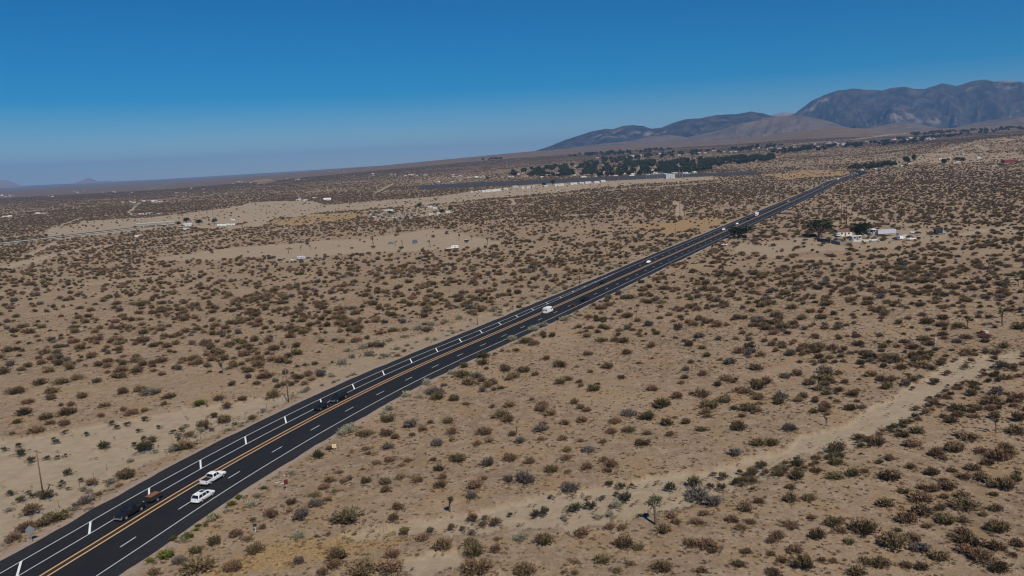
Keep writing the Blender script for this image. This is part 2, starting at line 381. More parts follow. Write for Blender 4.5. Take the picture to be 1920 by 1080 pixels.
# ------------------------------------------------------------------ highway
def strip(name, mat, o0, o1, s0, s1, dz, parent=None, step=4.0):
    n = max(2, int((s1 - s0) / step) + 1); ss = np.linspace(s0, s1, n); V = []
    f0 = o0 if callable(o0) else (lambda s: np.full(s.shape, float(o0))); f1 = o1 if callable(o1) else (lambda s: np.full(s.shape, float(o1)))
    for f in (f0, f1):
        o = f(ss); x, y = road(ss, 0); nx = np.interp(ss, RS, RN[:, 0]); ny = np.interp(ss, RS, RN[:, 1])
        x = x + o * nx; y = y + o * ny; V.append(np.c_[x, y, hz(x, y) + dz])
    V = np.r_[V[0], V[1]]; k = np.arange(n - 1)
    me = mesh_np(name, V, np.c_[k, k + 1, k + 1 + n, k + n], [mat]); return link(name, me, parent)
asm, nt, b = newmat('fresh_asphalt'); geo = nd('ShaderNodeNewGeometry')
c = mixc(noise(.25, 6, .65, .3, .7), (.009, .009, .0105), (.0145, .0145, .016)); c = mixc(mul(noise(14, 3, .8, .5, .75), .5), c, (.03, .03, .03))
nt.links.new(c, b.inputs['Base Color']); b.inputs['Roughness'].default_value = .85; b.inputs['Specular IOR Level'].default_value = .25
shm, nt, b = newmat('shoulder_asphalt'); geo = nd('ShaderNodeNewGeometry')
c = mixc(noise(.6, 6, .7, .3, .7), (.015, .015, .0175), (.025, .0245, .026)); nt.links.new(c, b.inputs['Base Color']); b.inputs['Roughness'].default_value = .9; b.inputs['Specular IOR Level'].default_value = .2
def linemat(n, col):
    global nt
    m_, nt, b = newmat(n); globals()['geo'] = nd('ShaderNodeNewGeometry')
    c = mixc(noise(3.0, 6, .75, .45, .8), col, tuple(v * .72 for v in col)); nt.links.new(c, b.inputs['Base Color']); b.inputs['Roughness'].default_value = .7; return m_
wl = linemat('white_road_paint', (.74, .74, .72)); yl = linemat('yellow_road_paint', (.56, .36, .17)); brm = linemat('brown_median_paint', (.035, .018, .010))
S_END = RS[-1]
hw = strip('highway', asm, -3.9, 13.6, 0, S_END, .06); tag(hw, kind='structure')
rag = lambda o, k: (lambda s: o + .9 * (fbm(s / 6, s * 0 + k, 71, 4) - .5) + .5 * (fbm(s / 40, s * 0, 73 + k, 2) - .5))
strip('road_shoulder', shm, rag(ROAD_R, 1), -3.9, 0, S_END, .057, hw, 1.5); strip('road_shoulder', shm, 13.6, rag(ROAD_L, 2), 0, S_END, .057, hw, 1.5)
LW = .075
def s_at(y): return float(np.interp(y, RC[:np.argmax(RC[:, 1]), 1], RS[:np.argmax(RC[:, 1])]))
sA, sB = s_at(262), s_at(395)
inner = lambda s: np.interp(s, [sA, sB, sB + 1], [9.35, 12.75, 12.75])
def wid(s, k=LW):                                                     # paint width
    return k
strip('edge_line', wl, -3.5 - LW, -3.5 + LW, 0, S_END, .066, hw)
strip('edge_line', wl, 13.1 - LW, 13.1 + LW, 0, S_END, .066, hw)
strip('buffer_line', wl, lambda s: inner(s) - LW, lambda s: inner(s) + LW, 0, sB, .066, hw)
strip('median_band', brm, 4.5, 5.75, 0, S_END, .063, hw)
strip('centre_line', yl, 4.3, 4.64, 0, S_END, .067, hw); strip('centre_line', yl, 5.6, 5.94, 0, S_END, .067, hw)
def roadpiece(name, o, s, L, Wd, mat, me=None, ang=0):
    x, y = road(np.array([s]), o); i = int(np.clip(np.searchsorted(RS, s), 1, len(RS) - 1)); t = _t[i]
    if me is None:
        me = mesh_np(name, [(-L / 2, -Wd / 2, 0), (L / 2, -Wd / 2, 0), (L / 2, Wd / 2, 0), (-L / 2, Wd / 2, 0)], [(0, 1, 2, 3)], [mat])
    ob = link(name, me, hw, (x[0], y[0], float(hz(x[0], y[0])) + .068)); ob.rotation_euler = (0, 0, math.atan2(t[1], t[0]) + ang); return me
sd0 = road_s(-67.7, 123.2)[0]; me = None; me2 = None
k0 = -int(sd0 / 14.4)
for k in range(k0, 110):
    s = sd0 + k * 14.42
    if s > S_END - 5: break
    me = roadpiece('lane_dash', 0, s, 3.66, .16, wl, me)
    if s > sB + 20: roadpiece('lane_dash', 9.1, s + 4, 3.66, .16, wl, me)
sl0 = road_s(*at(171, 990)[:2])[0]
for k in range(-9, 30):
    s = sl0 + k * 14.4
    if s < 5 or s > sB - 4: continue
    o0 = float(inner(np.array([s]))[0]); L = 13.1 - o0
    h_ = L / 2; k_ = h_ * 1.1; w_ = .27
    bar = mesh_np('ladder_bar', [(-k_ - w_, -h_, 0), (-k_ + w_, -h_, 0), (k_ + w_, h_, 0), (k_ - w_, h_, 0)], [(0, 1, 2, 3)], [wl]); roadpiece('ladder_bar', (o0 + 13.1) / 2, s, 0, 0, wl, bar)
# ------------------------------------------------------------------ mountains and far hills
def rockmat(name, c1, c2, c3, s1=.004, s2=.012, scree=(.62, .70), lo=.35, hi=.65):
    global nt, geo
    m_, nt, b = newmat(name); geo = nd('ShaderNodeNewGeometry')
    c = mixc(noise(s1, 9, .75, lo, hi), c1, c2); c = mixc(mul(noise(s2 * .25, 9, .72, *scree), .9), c, c3); c = mixc(mul(noise(.03, 5, .8, .5, .7), .6), c, tuple(v * .55 for v in c1))
    nt.links.new(c, b.inputs['Base Color']); b.inputs['Roughness'].default_value = 1; b.inputs['Specular IOR Level'].default_value = 0; return m_
def ridge(name, prof, dist, depth, base_z, mat, gul=.3, seed=1, nA=420, nT=70, freq=1.0):
    """a mountain mass whose crest passes through the given sight lines at the given distance"""
    xs = [p[0] for p in prof]; az0, az1 = px2az(xs[0]), px2az(xs[-1])
    az = np.radians(np.linspace(az0, az1, nA)); crest = []
    for px_, py_ in prof:
        v = FW * FPX + RT * (px_ - 960) + UP * (540 - py_); crest.append((math.degrees(math.atan2(v[0], v[1])), CAM_H + v[2] / math.hypot(v[0], v[1]) * dist))
    crest = np.array(crest); hc = np.interp(np.degrees(az), crest[:, 0], crest[:, 1]); hc = hc + (hc - base_z) * .035 * (fbm(az * dist / 160, az * 0, seed + 90, 4) - .5)
    t = np.linspace(0, 1.9, nT)
    A, T = np.meshgrid(az, t); D = dist + depth * (T - 1)
    X = D * np.sin(A); Y = D * np.cos(A); Hc = np.broadcast_to(hc, A.shape)
    up = np.where(T < 1, np.clip(T, 0, 1) ** 1.15, 1 - ((T - 1) / .9) ** 1.3)
    arc = A * dist / 420 * freq
    wx = arc + 1.1 * (fbm(arc * .8, T * 2.0, seed + 5, 3) - .5); rid = 0; am = .5; fq = .55
    for o_ in range(6):
        nn = 1 - np.clip(np.abs(2 * vnoise(wx * fq + T * fq * 1.3 * (1 if o_ % 2 else -1), T * fq * 3.0 + o_ * 7.7, seed + o_ * 13) - 1) * 1.15, 0, 1); rid = rid + am * nn ** 1.3; am *= .55; fq *= 1.95
    rid = np.clip(rid / .9, 0, 1); rid2 = rid
    env = np.clip(1 - np.abs(T - .5) * 2, 0, 1) ** .7 * (T < 1) + .5 * np.clip((T - 1) * 3, 0, 1) * (T >= 1)
    Hh = (Hc - base_z) * (up - gul * env * (1 - (rid * .65 + rid2 * .35)) * 1.6)
    Hh += (Hc - base_z) * .02 * (fbm(arc * 5, T * 9, seed + 70, 3) - .5)
    Z = base_z + np.maximum(Hh, -60) - 40 * (T < .02)
    n0, n1 = A.shape; ii = np.arange(n0 - 1)[:, None] * n1; jj = np.arange(n1 - 1)[None, :]
    F = np.stack([ii + jj, ii + jj + 1, ii + n1 + jj + 1, ii + n1 + jj], -1).reshape(-1, 4)[:, ::-1]
    me = mesh_np(name, np.stack([X, Y, Z], -1).reshape(-1, 3), F, [mat], None, True)
    return tag(link(name, me), kind='structure')
chap = rockmat('chaparral_slope', (.012, .015, .019), (.075, .063, .052), (.24, .205, .175), .006, .006, (.58, .66), .43, .6)
foot = rockmat('foothill_slope', (.085, .068, .056), (.185, .138, .102), (.06, .052, .045), .003, .01, (.5, .68))
pink = rockmat('bare_butte', (.2, .155, .13), (.26, .2, .165), (.14, .11, .095))
ridge('mountain_range', [(1350, 262), (1430, 236), (1465, 222), (1492, 211), (1520, 190), (1545, 177), (1572, 169), (1600, 165), (1625, 168), (1655, 168), (1690, 162), (1715, 166), (1735, 165), (1765, 155), (1778, 157), (1792, 160), (1820, 152), (1845, 148), (1862, 151), (1890, 152), (1930, 153), (2050, 146), (2200, 150), (2400, 170), (2600, 200)], 11500, 3300, 150, chap, .6, 3, 900, 150)
ridge('mountain_range', [(1000, 284), (1025, 276), (1060, 262), (1110, 246), (1135, 241), (1150, 242), (1168, 236), (1188, 234), (1208, 237), (1222, 241), (1240, 239), (1258, 231), (1285, 223), (1312, 221), (1345, 215), (1380, 214), (1408, 209), (1430, 212), (1448, 217), (1480, 220), (1530, 226), (1600, 240), (1680, 258)], 10200, 2400, 140, chap, .55, 11, 560, 100)
ridge('mountain_range', [(1420, 226), (1450, 214), (1470, 210), (1490, 212), (1520, 215), (1560, 225)], 16500, 1500, 300, pink, .2, 19, 80, 24)
ridge('foothills', [(1180, 272), (1240, 262), (1290, 257), (1340, 246), (1390, 232), (1430, 222), (1470, 216), (1505, 217), (1540, 223), (1580, 236), (1610, 243), (1640, 238), (1670, 231), (1700, 227), (1735, 234), (1765, 242), (1790, 240), (1825, 230), (1860, 225), (1900, 219), (1940, 215), (2100, 210), (2400, 215)], 8300, 1700, 145, foot, .6, 23, 560, 80, 1.5)
ridge('foothills', [(1000, 286), (1060, 277), (1120, 270), (1180, 264), (1220, 255), (1255, 253), (1300, 258), (1360, 258), (1420, 262)], 8600, 1200, 138, foot, .15, 29, 160, 26)
ridge('far_butte', [(-160, 372), (-60, 343), (-20, 338), (12, 338), (30, 344), (45, 349), (70, 362)], 19000, 1500, -40, pink, .2, 31, 80, 20)
ridge('far_butte', [(120, 350), (152, 339), (160, 335), (166, 333), (174, 336), (184, 340), (200, 338.5), (212, 340), (240, 350)], 24000, 1200, -60, pink, .2, 37, 60, 16)

# ------------------------------------------------------------------ plants
def leaf_tris(P, Nn, size, asp=2.3):
    """one small triangle or blade at each point"""
    n = len(P); u = rng.normal(size=(n, 3)); u /= np.linalg.norm(u, axis=1)[:, None]
    Nn = Nn / (np.linalg.norm(Nn, axis=1)[:, None] + 1e-9); v = np.cross(u, Nn); v /= (np.linalg.norm(v, axis=1)[:, None] + 1e-9); w_ = np.cross(v, u)
    s = size * rng.uniform(.6, 1.4, n)[:, None]
    a = P - v * s * .5; b_ = P + v * s * .5; c_ = P + (Nn * .8 + .3 * u) * s * asp
    return np.stack([a, b_, c_], 1).reshape(-1, 3)
def bush_mesh(name, mat, n, rad=1.0, hgt=.62, leaf=.13, seed=0, clump=7, upr=.5, twig=18):
    """shrub of radius about 1: many clumps of twig and leaf blades on stems that leave one root"""
    V = []; T = []
    cl = []
    for k in range(clump):
        a = rng.uniform(0, 2 * math.pi); r_ = rad * math.sqrt(rng.uniform(.05, 1)) * .62
        cl.append((r_ * math.cos(a), r_ * math.sin(a), hgt * rng.uniform(.28, .62), rad * rng.uniform(.26, .46)))
    cl = np.array(cl); idx = rng.integers(0, clump, n)
    q = rng.normal(size=(n, 3)); q /= np.linalg.norm(q, axis=1)[:, None]; q *= rng.uniform(.25, 1, n)[:, None] ** .5
    P = cl[idx, :3] + q * cl[idx, 3:4] * np.array([1, 1, .78]); P[:, 2] = np.abs(P[:, 2]) * .98 + .02
    rr = np.hypot(P[:, 0], P[:, 1]); 
    out = P * np.array([1, 1, .3]) + np.array([0, 0, upr]) + rng.normal(size=(n, 3)) * .35
    nf = n // 2                                         # half of the blades sit along stems that fan out from the root
    ns = max(10, n // 16); sa = rng.uniform(0, 6.28, ns); sp = np.sqrt(rng.uniform(.02, 1, ns)); sl = rng.uniform(.7, 1.12, ns)
    tip = np.stack([sp * np.cos(sa) * rad * .98, sp * np.sin(sa) * rad * .98, hgt * (1.12 - .62 * sp ** 2)], -1) * sl[:, None]
    si = rng.integers(0, ns, nf); u = rng.uniform(.3, 1, nf) ** .75; pf = tip[si] * u[:, None]; pf[:, 2] = tip[si][:, 2] * u ** .8; pf += rng.normal(size=(nf, 3)) * .05; pf[:, 2] = np.abs(pf[:, 2])
    P[:nf] = pf; out[:nf] = tip[si] + rng.normal(size=(nf, 3)) * .22
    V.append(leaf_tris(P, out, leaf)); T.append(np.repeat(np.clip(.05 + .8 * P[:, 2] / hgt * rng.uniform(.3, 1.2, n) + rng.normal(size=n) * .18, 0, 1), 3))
    tp = cl[rng.integers(0, clump, twig), :3] + rng.normal(size=(twig, 3)) * .2; tp[:, 2] = np.abs(tp[:, 2])
    pr = np.array([-.02, .02, 0]); tw = np.zeros((twig, 3, 3)); sd_ = rng.normal(size=(twig, 3)) * .02
    tw[:, 0] = sd_; tw[:, 1] = -sd_; tw[:, 2] = tp * 1.15
    V.append(tw.reshape(-1, 3)); T.append(np.full(twig * 3, .35))
    V = np.concatenate(V); T = np.concatenate(T); V[:, 2] = np.maximum(V[:, 2], 0)
    return mesh_np(name, V, np.arange(len(V)).reshape(-1, 3), [mat], {'tint': T})
BUSH = {}; FAR = {}
for k, nm in (('c', 'creosote_bush'), ('b', 'dry_bush'), ('g', 'grey_bush'), ('s', 'sage_bush'), ('G', 'green_bush'), ('d', 'dark_green_bush')):
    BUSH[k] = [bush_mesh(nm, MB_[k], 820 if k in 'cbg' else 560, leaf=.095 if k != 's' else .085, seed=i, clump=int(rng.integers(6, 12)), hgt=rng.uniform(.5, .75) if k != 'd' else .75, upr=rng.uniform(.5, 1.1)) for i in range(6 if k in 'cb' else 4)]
    if k in 'cbg': FAR[k] = [bush_mesh(nm + '_far', MB_[k], 150, leaf=.24, clump=6, twig=6) for i in range(3)]
TUFT = [bush_mesh('twig_tuft', MB_[k], 60, leaf=.2, clump=4, twig=8, hgt=.5) for k in 'bbgfgb']
STRAW = [bush_mesh('straw_tuft', MB_['f'], 70, leaf=.22, clump=5, hgt=.5, upr=1.6, twig=0) for i in range(3)]

# shrubs read off the photograph one by one: x, y of the base and width, in the pixels of an enlarged crop
CROPS = [((460, 780), 3.6, "675,725,235,c 490,285,85,d 568,232,60,c 690,118,110,s 648,130,80,s 805,132,130,b 950,132,100,b 1010,152,60,c 960,38,110,c 1120,74,120,g 1248,48,50,c 1195,98,70,b 1125,133,50,b 1395,124,90,b 1370,48,90,c 1610,128,110,b 1650,178,70,b 1290,205,100,g 1565,198,70,b 1395,168,45,b 960,220,90,g 815,228,65,b 828,260,50,c 975,305,80,b 885,325,60,b 1098,304,60,b 1268,302,50,b 1055,338,50,b 1430,305,130,c 1640,342,100,g 1310,374,90,c 1335,432,65,b 1605,442,70,b 635,387,50,c 715,247,24,c 695,272,28,c 790,362,28,b 560,445,80,b 530,494,80,b 660,452,60,b 600,515,50,b 700,432,50,g 815,455,80,c 940,468,95,c 945,518,75,b 1050,424,80,b 1165,452,75,b 1315,494,100,c 1550,502,120,b 1525,572,100,g 310,598,80,c 297,648,50,b 465,547,65,b 550,573,70,b 470,612,100,g 370,705,130,g 165,684,110,b 110,764,55,b 45,708,50,c 120,494,40,c 355,835,120,s 350,996,90,g 480,818,35,c 560,803,40,g 20,835,50,b 65,924,110,c 612,985,150,c 600,1030,110,b 520,1076,90,b 780,1080,240,b 990,965,120,b 980,1055,180,b 1000,706,90,c 1025,633,90,b 1070,795,80,c 1250,784,65,c 1200,853,90,b 1335,910,150,b 1390,764,60,b 1465,773,50,b 1535,714,80,b 1605,748,70,b 1690,744,90,c 1530,803,50,g 1520,895,120,c 1550,965,150,c 1690,934,100,b 1560,1076,230,b 1700,858,50,b 1620,700,45,g 40,615,90,s"),
 ((940, 780), 3.6, "50,45,100,b 430,60,80,b 545,42,80,b 280,65,60,b 75,134,70,c 270,163,60,b 420,164,80,b 535,174,50,b 690,188,60,b 860,110,100,c 770,48,90,b 990,28,110,c 1120,68,90,c 1250,58,70,c 1395,18,60,c 1350,108,80,c 1610,100,120,c 1140,138,65,b 990,128,60,b 960,209,110,c 745,118,80,b 1745,204,120,c 1590,274,90,g 60,306,110,b 190,328,80,b 440,303,80,b 450,243,70,b 590,244,100,g 270,104,110,g 130,188,90,g 690,314,70,b 745,350,100,b 720,388,80,b 580,368,80,b 450,388,50,b 340,384,110,b 165,465,150,g 45,453,80,g 470,524,140,g 685,563,45,g 780,538,40,g 583,562,30,b 605,633,85,d 775,624,80,s 840,588,110,d 500,655,110,d 1150,503,95,d 1310,474,110,c 1500,422,70,c 1437,397,35,g 1490,497,70,d 1415,486,60,d 1060,448,35,s 1040,594,100,d 290,674,80,d 235,694,80,d 425,703,55,s 740,683,60,s 650,692,60,s 60,687,40,d 335,562,35,g 880,477,40,d 815,488,60,d 730,472,60,d 1650,437,60,b 1610,382,40,c 1700,398,90,c 1760,348,80,c 550,825,130,b 290,876,140,c 130,855,110,s 735,774,80,b 820,773,70,b 1100,800,110,b 1155,693,80,b 1185,733,70,b 1330,734,90,b 1370,673,80,b 1440,614,140,g 1330,563,180,g 1650,644,120,b 1745,593,70,b 1565,719,90,b 1690,733,70,b 1625,773,80,b 835,895,140,c 930,909,100,b 1280,889,100,b 1400,905,140,b 1430,934,70,c 1655,938,80,b 1605,1024,80,c 1360,1064,80,c 680,1005,130,c 500,1003,70,b 420,1073,40,c 495,1084,60,b 785,1068,70,b 870,1018,60,b 1085,1056,150,c 165,1086,170,b"),
 ((1440, 780), 3.6, "35,198,90,c 150,104,100,g 470,240,120,c 620,153,70,c 690,178,90,c 745,198,110,c 920,148,80,c 1015,124,90,c 985,213,100,b 1360,170,170,c 1250,53,90,c 1690,124,110,c 1700,38,90,c 200,429,100,c 470,328,90,c 330,378,80,b 455,429,110,c 580,409,100,c 655,383,70,b 760,318,60,c 825,293,70,b 835,425,150,c 970,353,70,b 1115,399,100,c 1250,378,60,b 1150,269,110,b 1270,244,110,c 1195,292,60,b 1440,253,70,b 1615,238,90,b 1570,299,130,b 1640,268,60,b 1490,333,70,b 1395,364,90,b 1460,434,110,c 1330,423,80,b 1600,496,150,c 1680,448,80,c 1685,397,50,c 1530,538,50,b 1225,494,110,b 1200,443,60,b 1120,508,90,b 1045,488,60,b 925,518,80,c 1055,580,160,b 1330,558,90,b 1350,630,180,c 1200,553,60,b 1170,633,70,c 1550,643,80,b 1460,672,50,b 155,493,70,b 160,579,100,c 285,568,90,b 800,609,110,c 300,698,60,b 455,739,120,c 500,713,60,b 660,796,200,c 950,724,130,b 1060,675,150,c 1215,734,130,c 1320,713,80,b 1085,753,60,c 160,759,110,b 500,783,80,b 885,777,50,c 340,834,120,c 555,863,80,c 870,890,200,b 985,844,110,b 1330,803,90,b 1245,823,50,b 1565,790,140,c 1690,883,80,b 1385,891,160,c 1550,909,110,c 1350,934,110,b 1460,985,130,b 1660,947,50,b 190,934,110,b 100,993,80,b 25,948,60,b 250,1036,160,c 370,983,60,b 445,993,60,b 670,999,90,b 775,1019,110,b 940,1023,80,b 1050,1039,100,c 1165,974,110,b 1570,1056,140,c 600,1075,140,c 50,1086,120,c 1040,914,110,g 70,838,100,b 30,864,70,b"),
 ((0, 840), 4.0, "930,235,130,c 890,290,50,b 680,274,80,b 820,264,80,s 630,420,110,g 225,496,120,b 400,560,160,c 300,590,110,c 180,634,110,b 80,704,110,b 550,474,60,s 670,464,40,s 147,55,85,d 230,104,60,d 350,84,40,d 430,74,30,d 490,58,30,d 1070,20,100,d 335,378,100,c 450,298,30,d 460,263,30,d 605,248,30,d 500,198,60,d 245,372,40,d 70,333,30,d 150,404,60,d 510,310,25,d 75,352,40,d 210,340,30,d 1795,384,70,G 1735,436,80,G 1590,540,80,G 1480,595,50,G 1545,585,40,G 1390,686,100,G 1300,695,70,G 1235,836,130,G 1110,866,80,G 1470,624,40,G 1460,786,100,c 1600,726,120,c 1770,664,100,b 1850,693,60,b 1890,764,80,c 1460,936,250,c 1340,876,120,g 1145,956,90,b 1730,926,140,b 735,360,50,b 560,445,50,g"),
 ((0, 500), 3.0, "575,1022,65,d 805,1040,85,d 855,984,50,c 315,993,30,d 300,976,20,d 365,938,30,d 483,950,28,d 628,888,30,d 653,912,30,d 713,893,28,d 775,927,25,d 810,864,38,d 888,903,24,d 973,933,28,d 805,973,32,d 755,1003,25,d 20,1030,28,d 100,1010,28,d 1005,980,30,d 1020,923,35,b 1060,953,50,b 1140,914,80,c 1190,922,30,b 1260,875,95,c 1320,893,35,c 1200,844,45,c 1030,1030,130,c 1415,864,50,c 1120,784,75,G 190,940,90,b 355,898,60,b 275,888,50,b 65,943,30,b 565,848,40,b 730,839,70,b 690,813,40,b 255,860,70,c 365,840,90,c 90,884,40,c 125,839,85,c 75,720,100,c 150,774,55,b 280,753,50,b 215,669,75,c 335,669,75,c 430,643,60,b 540,659,50,c 665,634,80,c 685,719,60,b 580,794,70,b 455,744,60,b 280,719,70,b 395,783,45,b 340,783,30,b 600,544,60,c 685,559,50,c 600,574,50,b 780,704,70,b 835,724,110,g 940,744,80,c 920,783,40,b 810,818,40,b 1275,794,60,b 1230,753,60,b 1360,753,50,c"),
]
plants = []                                    # x, y, radius, kind
for (ox, oy), sc_, txt in CROPS:
    for it in txt.split():
        a_, b2, wd, k = it.split(','); p = at(ox + float(a_) / sc_, oy + float(b2) / sc_)
        r_ = float(wd) / sc_ * mpx(p) / 2
        plants.append((p[0], p[1] + r_ * .35, min(r_ * 1.1, 3.7), k, True))
# hand-read shrubs beyond those crops
for px_, py_, wd, k in [(1180, 560, 42, 'c'), (1385, 440, 34, 'd'), (1398, 437, 26, 'd'), (1455, 440, 20, 'd'), (1432, 438, 26, 'd'), (1420, 444, 20, 'd'), (1470, 440, 16, 'c'), (1495, 440, 14, 'c'), (905, 685, 26, 'c'), (870, 690, 20, 'c'), (820, 750, 34, 'c'), (905, 672, 34, 'd'), (1000, 620, 26, 's'), (1020, 613, 22, 's'), (960, 640, 24, 's'), (800, 722, 24, 's'), (850, 702, 22, 's'), (760, 745, 20, 's'), (730, 770, 24, 's'), (1060, 602, 26, 's'), (595, 858, 24, 'd'), (1075, 575, 12, 'c'), (655, 805, 26, 's'), (645, 815, 18, 's'),
  (650, 660, 20, 's'), (680, 655, 22, 's'), (705, 645, 20, 's'), (730, 640, 18, 's'), (760, 632, 20, 's'), (785, 620, 22, 's'), (810, 612, 18, 's'), (835, 606, 20, 's'), (860, 600, 18, 's'), (660, 672, 18, 's'), (690, 668, 22, 's'), (640, 685, 24, 's'), (745, 655, 16, 's'), (925, 585, 16, 's'), (950, 575, 16, 's'), (975, 567, 14, 's'), (1000, 556, 14, 's')]:
    p = at(px_, py_); r_ = wd * mpx(p) / 2; plants.append((p[0], p[1] + r_ * .35, min(r_, 4.2), k, True))
for i in range(210):
    s_ = rng.uniform(150, 620); o_ = ROAD_L + 2 + abs(rng.normal(0, 6)) if i % 5 else ROAD_R - 2 - abs(rng.normal(0, 2)); q = road(np.array([s_]), o_)
    plants.append((float(q[0][0]), float(q[1][0]), rng.uniform(.45, 1.25), 's', True))
for i in range(130):                                # small shrubs crowding the lower bank of the wash
    u = rng.uniform(0, 1); e = [(1380, 906), (1450, 884), (1530, 856), (1600, 842), (1672, 803), (1730, 768), (1782, 734), (1825, 712), (1870, 694), (1920, 674)]; j = min(int(u * 9), 8); v = u * 9 - j
    q = at(e[j][0] + (e[j + 1][0] - e[j][0]) * v, e[j][1] + (e[j + 1][1] - e[j][1]) * v + rng.normal(5, 7)); plants.append((q[0], q[1], rng.uniform(.35, 1.15), 'dcbdb'[i % 5], True))
HP = np.array([(a, b_) for a, b_, _, _, _ in plants]); HR = np.array([p[2] for p in plants])
# the rest of the scrub, sown over the plain
def sow(d0, d1, dens, amax=36.0, jit=1.0):
    area = R(2 * amax) * (d1 ** 2 - d0 ** 2) / 2; n = int(area * dens)
    a = rng.uniform(-R(amax), R(amax), n); d = np.sqrt(rng.uniform(d0 ** 2, d1 ** 2, n)); return d * np.sin(a), d * np.cos(a)
def spaced(x, y, r):
    """drop points closer than r to an earlier one (grid test)"""
    cell = {}; keep = np.zeros(len(x), bool)
    for i in range(len(x)):
        ci = int(x[i] // r); cj = int(y[i] // r); ok = True
        for u in (-1, 0, 1):
            for v in (-1, 0, 1):
                for q in cell.get((ci + u, cj + v), ()):
                    if (x[q] - x[i]) ** 2 + (y[q] - y[i]) ** 2 < r * r: ok = False; break
                if not ok: break
            if not ok: break
        if ok: keep[i] = True; cell.setdefault((ci, cj), []).append(i)
    return keep
def project(x, y, z):
    v = np.stack([x, y, z - CAM_H], -1); dz = v @ FW
    return 960 + FPX * (v @ RT) / dz, 540 - FPX * (v @ UP) / dz
sx, sy = sow(85, 700, .105); k = spaced(sx, sy, 2.0); sx, sy = sx[k], sy[k]
fx, fy = sow(700, 2000, .046); f2x, f2y = sow(2000, 4300, .02)
sx = np.r_[sx, fx, f2x]; sy = np.r_[sy, fy, f2y]
sd_, go_, gr_, ro_ = cover(sx, sy)
keep = (sd_ < .25) | (rng.uniform(size=len(sx)) < np.where(sd_ < .65, .22, np.where((sd_ > .96) & (sx > 90), .3, .05)))
keep &= (ro_ < ROAD_R - 1.6) | (ro_ > ROAD_L + 1.6)
keep &= ~((go_ > .5) & (rng.uniform(size=len(sx)) < .8))
dn = fbm(sx / 120, sy / 120, 55, 3); keep &= rng.uniform(size=len(sx)) < np.clip(.45 + 1.3 * (dn - .28), .25, 1) * np.where(np.hypot(sx, sy) < 700, np.clip(1.9 * (fbm(sx / 13, sy / 13, 58, 2) - .12), .2, 1), 1)
for p in FIELD_BARE: keep &= ~(inpoly(sx, sy, p) & (rng.uniform(size=len(sx)) < .6))
ppx, ppy = project(sx, sy, hz(sx, sy))
hand = (ppy > 786) & (ppx > 460) | (ppy > 850) | ((ppx < 430) & (ppy > 705) & (ro_ > 0))
keep &= ~hand
near = np.hypot(sx, sy) < 700; ok = np.ones(len(sx), bool)
idx = np.where(keep & near)[0]
dm = ((sx[idx][:, None] - HP[None, :, 0]) ** 2 + (sy[idx][:, None] - HP[None, :, 1]) ** 2); ok[idx] = (dm > (HR[None, :] + 1.2) ** 2).all(1)
keep &= ok; sx, sy = sx[keep], sy[keep]; ppx, ppy = ppx[keep], ppy[keep]
kk = rng.uniform(size=len(sx)); mixn = fbm(sx / 70, sy / 70, 77, 3)
kind = np.where(kk < .42 + .5 * (mixn - .5), 0, np.where(kk < .84 + .2 * (mixn - .5), 1, 2))
rad = np.exp(rng.normal(.14, .48, len(sx))) * np.where(np.hypot(sx, sy) < 400, 1.12, 1); rad = np.clip(rad, .35, 2.6); rad[kind == 2] *= .85
for i in np.where(np.hypot(sx, sy) < 700)[0]: plants.append((sx[i], sy[i], rad[i], 'cbg'[kind[i]], False))
farsel = np.hypot(sx, sy) >= 700

LAND = [((-94, 143), 'the leftmost utility pole'), ((-61.7, 200), 'the second utility pole'), ((-14, 289), 'the pole opposite the white van'),
        ((22.3, 120.4), 'the tall Joshua tree below the sand wash'), ((76.6, 188), 'the lone Joshua tree above the sand wash')]
ZONE = [(lambda x, y, px, py, ro: ro > ROAD_L and sz(x, y, 2), 'on bare sand left of the highway'), (lambda x, y, px, py, ro: sz(x, y, 0), 'on the pale bed of the sand wash'),
        (lambda x, y, px, py, ro: -16 < ro < 0, 'along the right road shoulder'), (lambda x, y, px, py, ro: 0 < ro < 30, 'along the left road shoulder'),
        (lambda x, y, px, py, ro: ro > 0, 'on the plain beyond the highway'), (lambda x, y, px, py, ro: py > 1000 - .42 * (px - 640) and px > 640, 'below the sand wash'),
        (lambda x, y, px, py, ro: True, 'between highway and sand wash')]
def sz(x, y, i): return bool(inpoly(np.array([x]), np.array([y]), P_SAND[i])[0])
KN = {'c': ('creosote_bush', 'dark olive creosote bush'), 'b': ('dry_bush', 'dry reddish-brown bush'), 'g': ('grey_bush', 'bare grey twiggy bush'), 's': ('sage_bush', 'pale grey-green sage bush'), 'G': ('green_bush', 'bright green leafy bush'), 'd': ('dark_green_bush', 'compact green bush')}
PL = np.array([(p[0], p[1], p[2]) for p in plants]); PK = [p[3] for p in plants]; PHAND = np.array([p[4] for p in plants])
pz = ground_z(PL[:, 0], PL[:, 1]); pd = np.hypot(PL[:, 0], PL[:, 1]); ppx, ppy = project(PL[:, 0], PL[:, 1], pz); pro = road_off(PL[:, 0], PL[:, 1])
show = PL[:, 2] / pd
single = np.zeros(len(PL), bool)
for k in 'cbgsGd':
    ix = [i for i in range(len(PL)) if PK[i] == k and -10 < ppx[i] < 1930 and ppy[i] < 1100]
    ix.sort(key=lambda i: -show[i]); single[ix[:298]] = True
near_of = {}
for (lx, ly), nm in LAND:
    j = np.argmin(np.where(single, (PL[:, 0] - lx) ** 2 + (PL[:, 1] - ly) ** 2, 1e9)); near_of[int(j)] = nm
big = int(np.argmax(np.where(single, PL[:, 2] / pd * ((ppx > 560) & (ppx < 720) & (ppy > 930)), 0)))
rest = {k: [] for k in 'cbgsGd'}
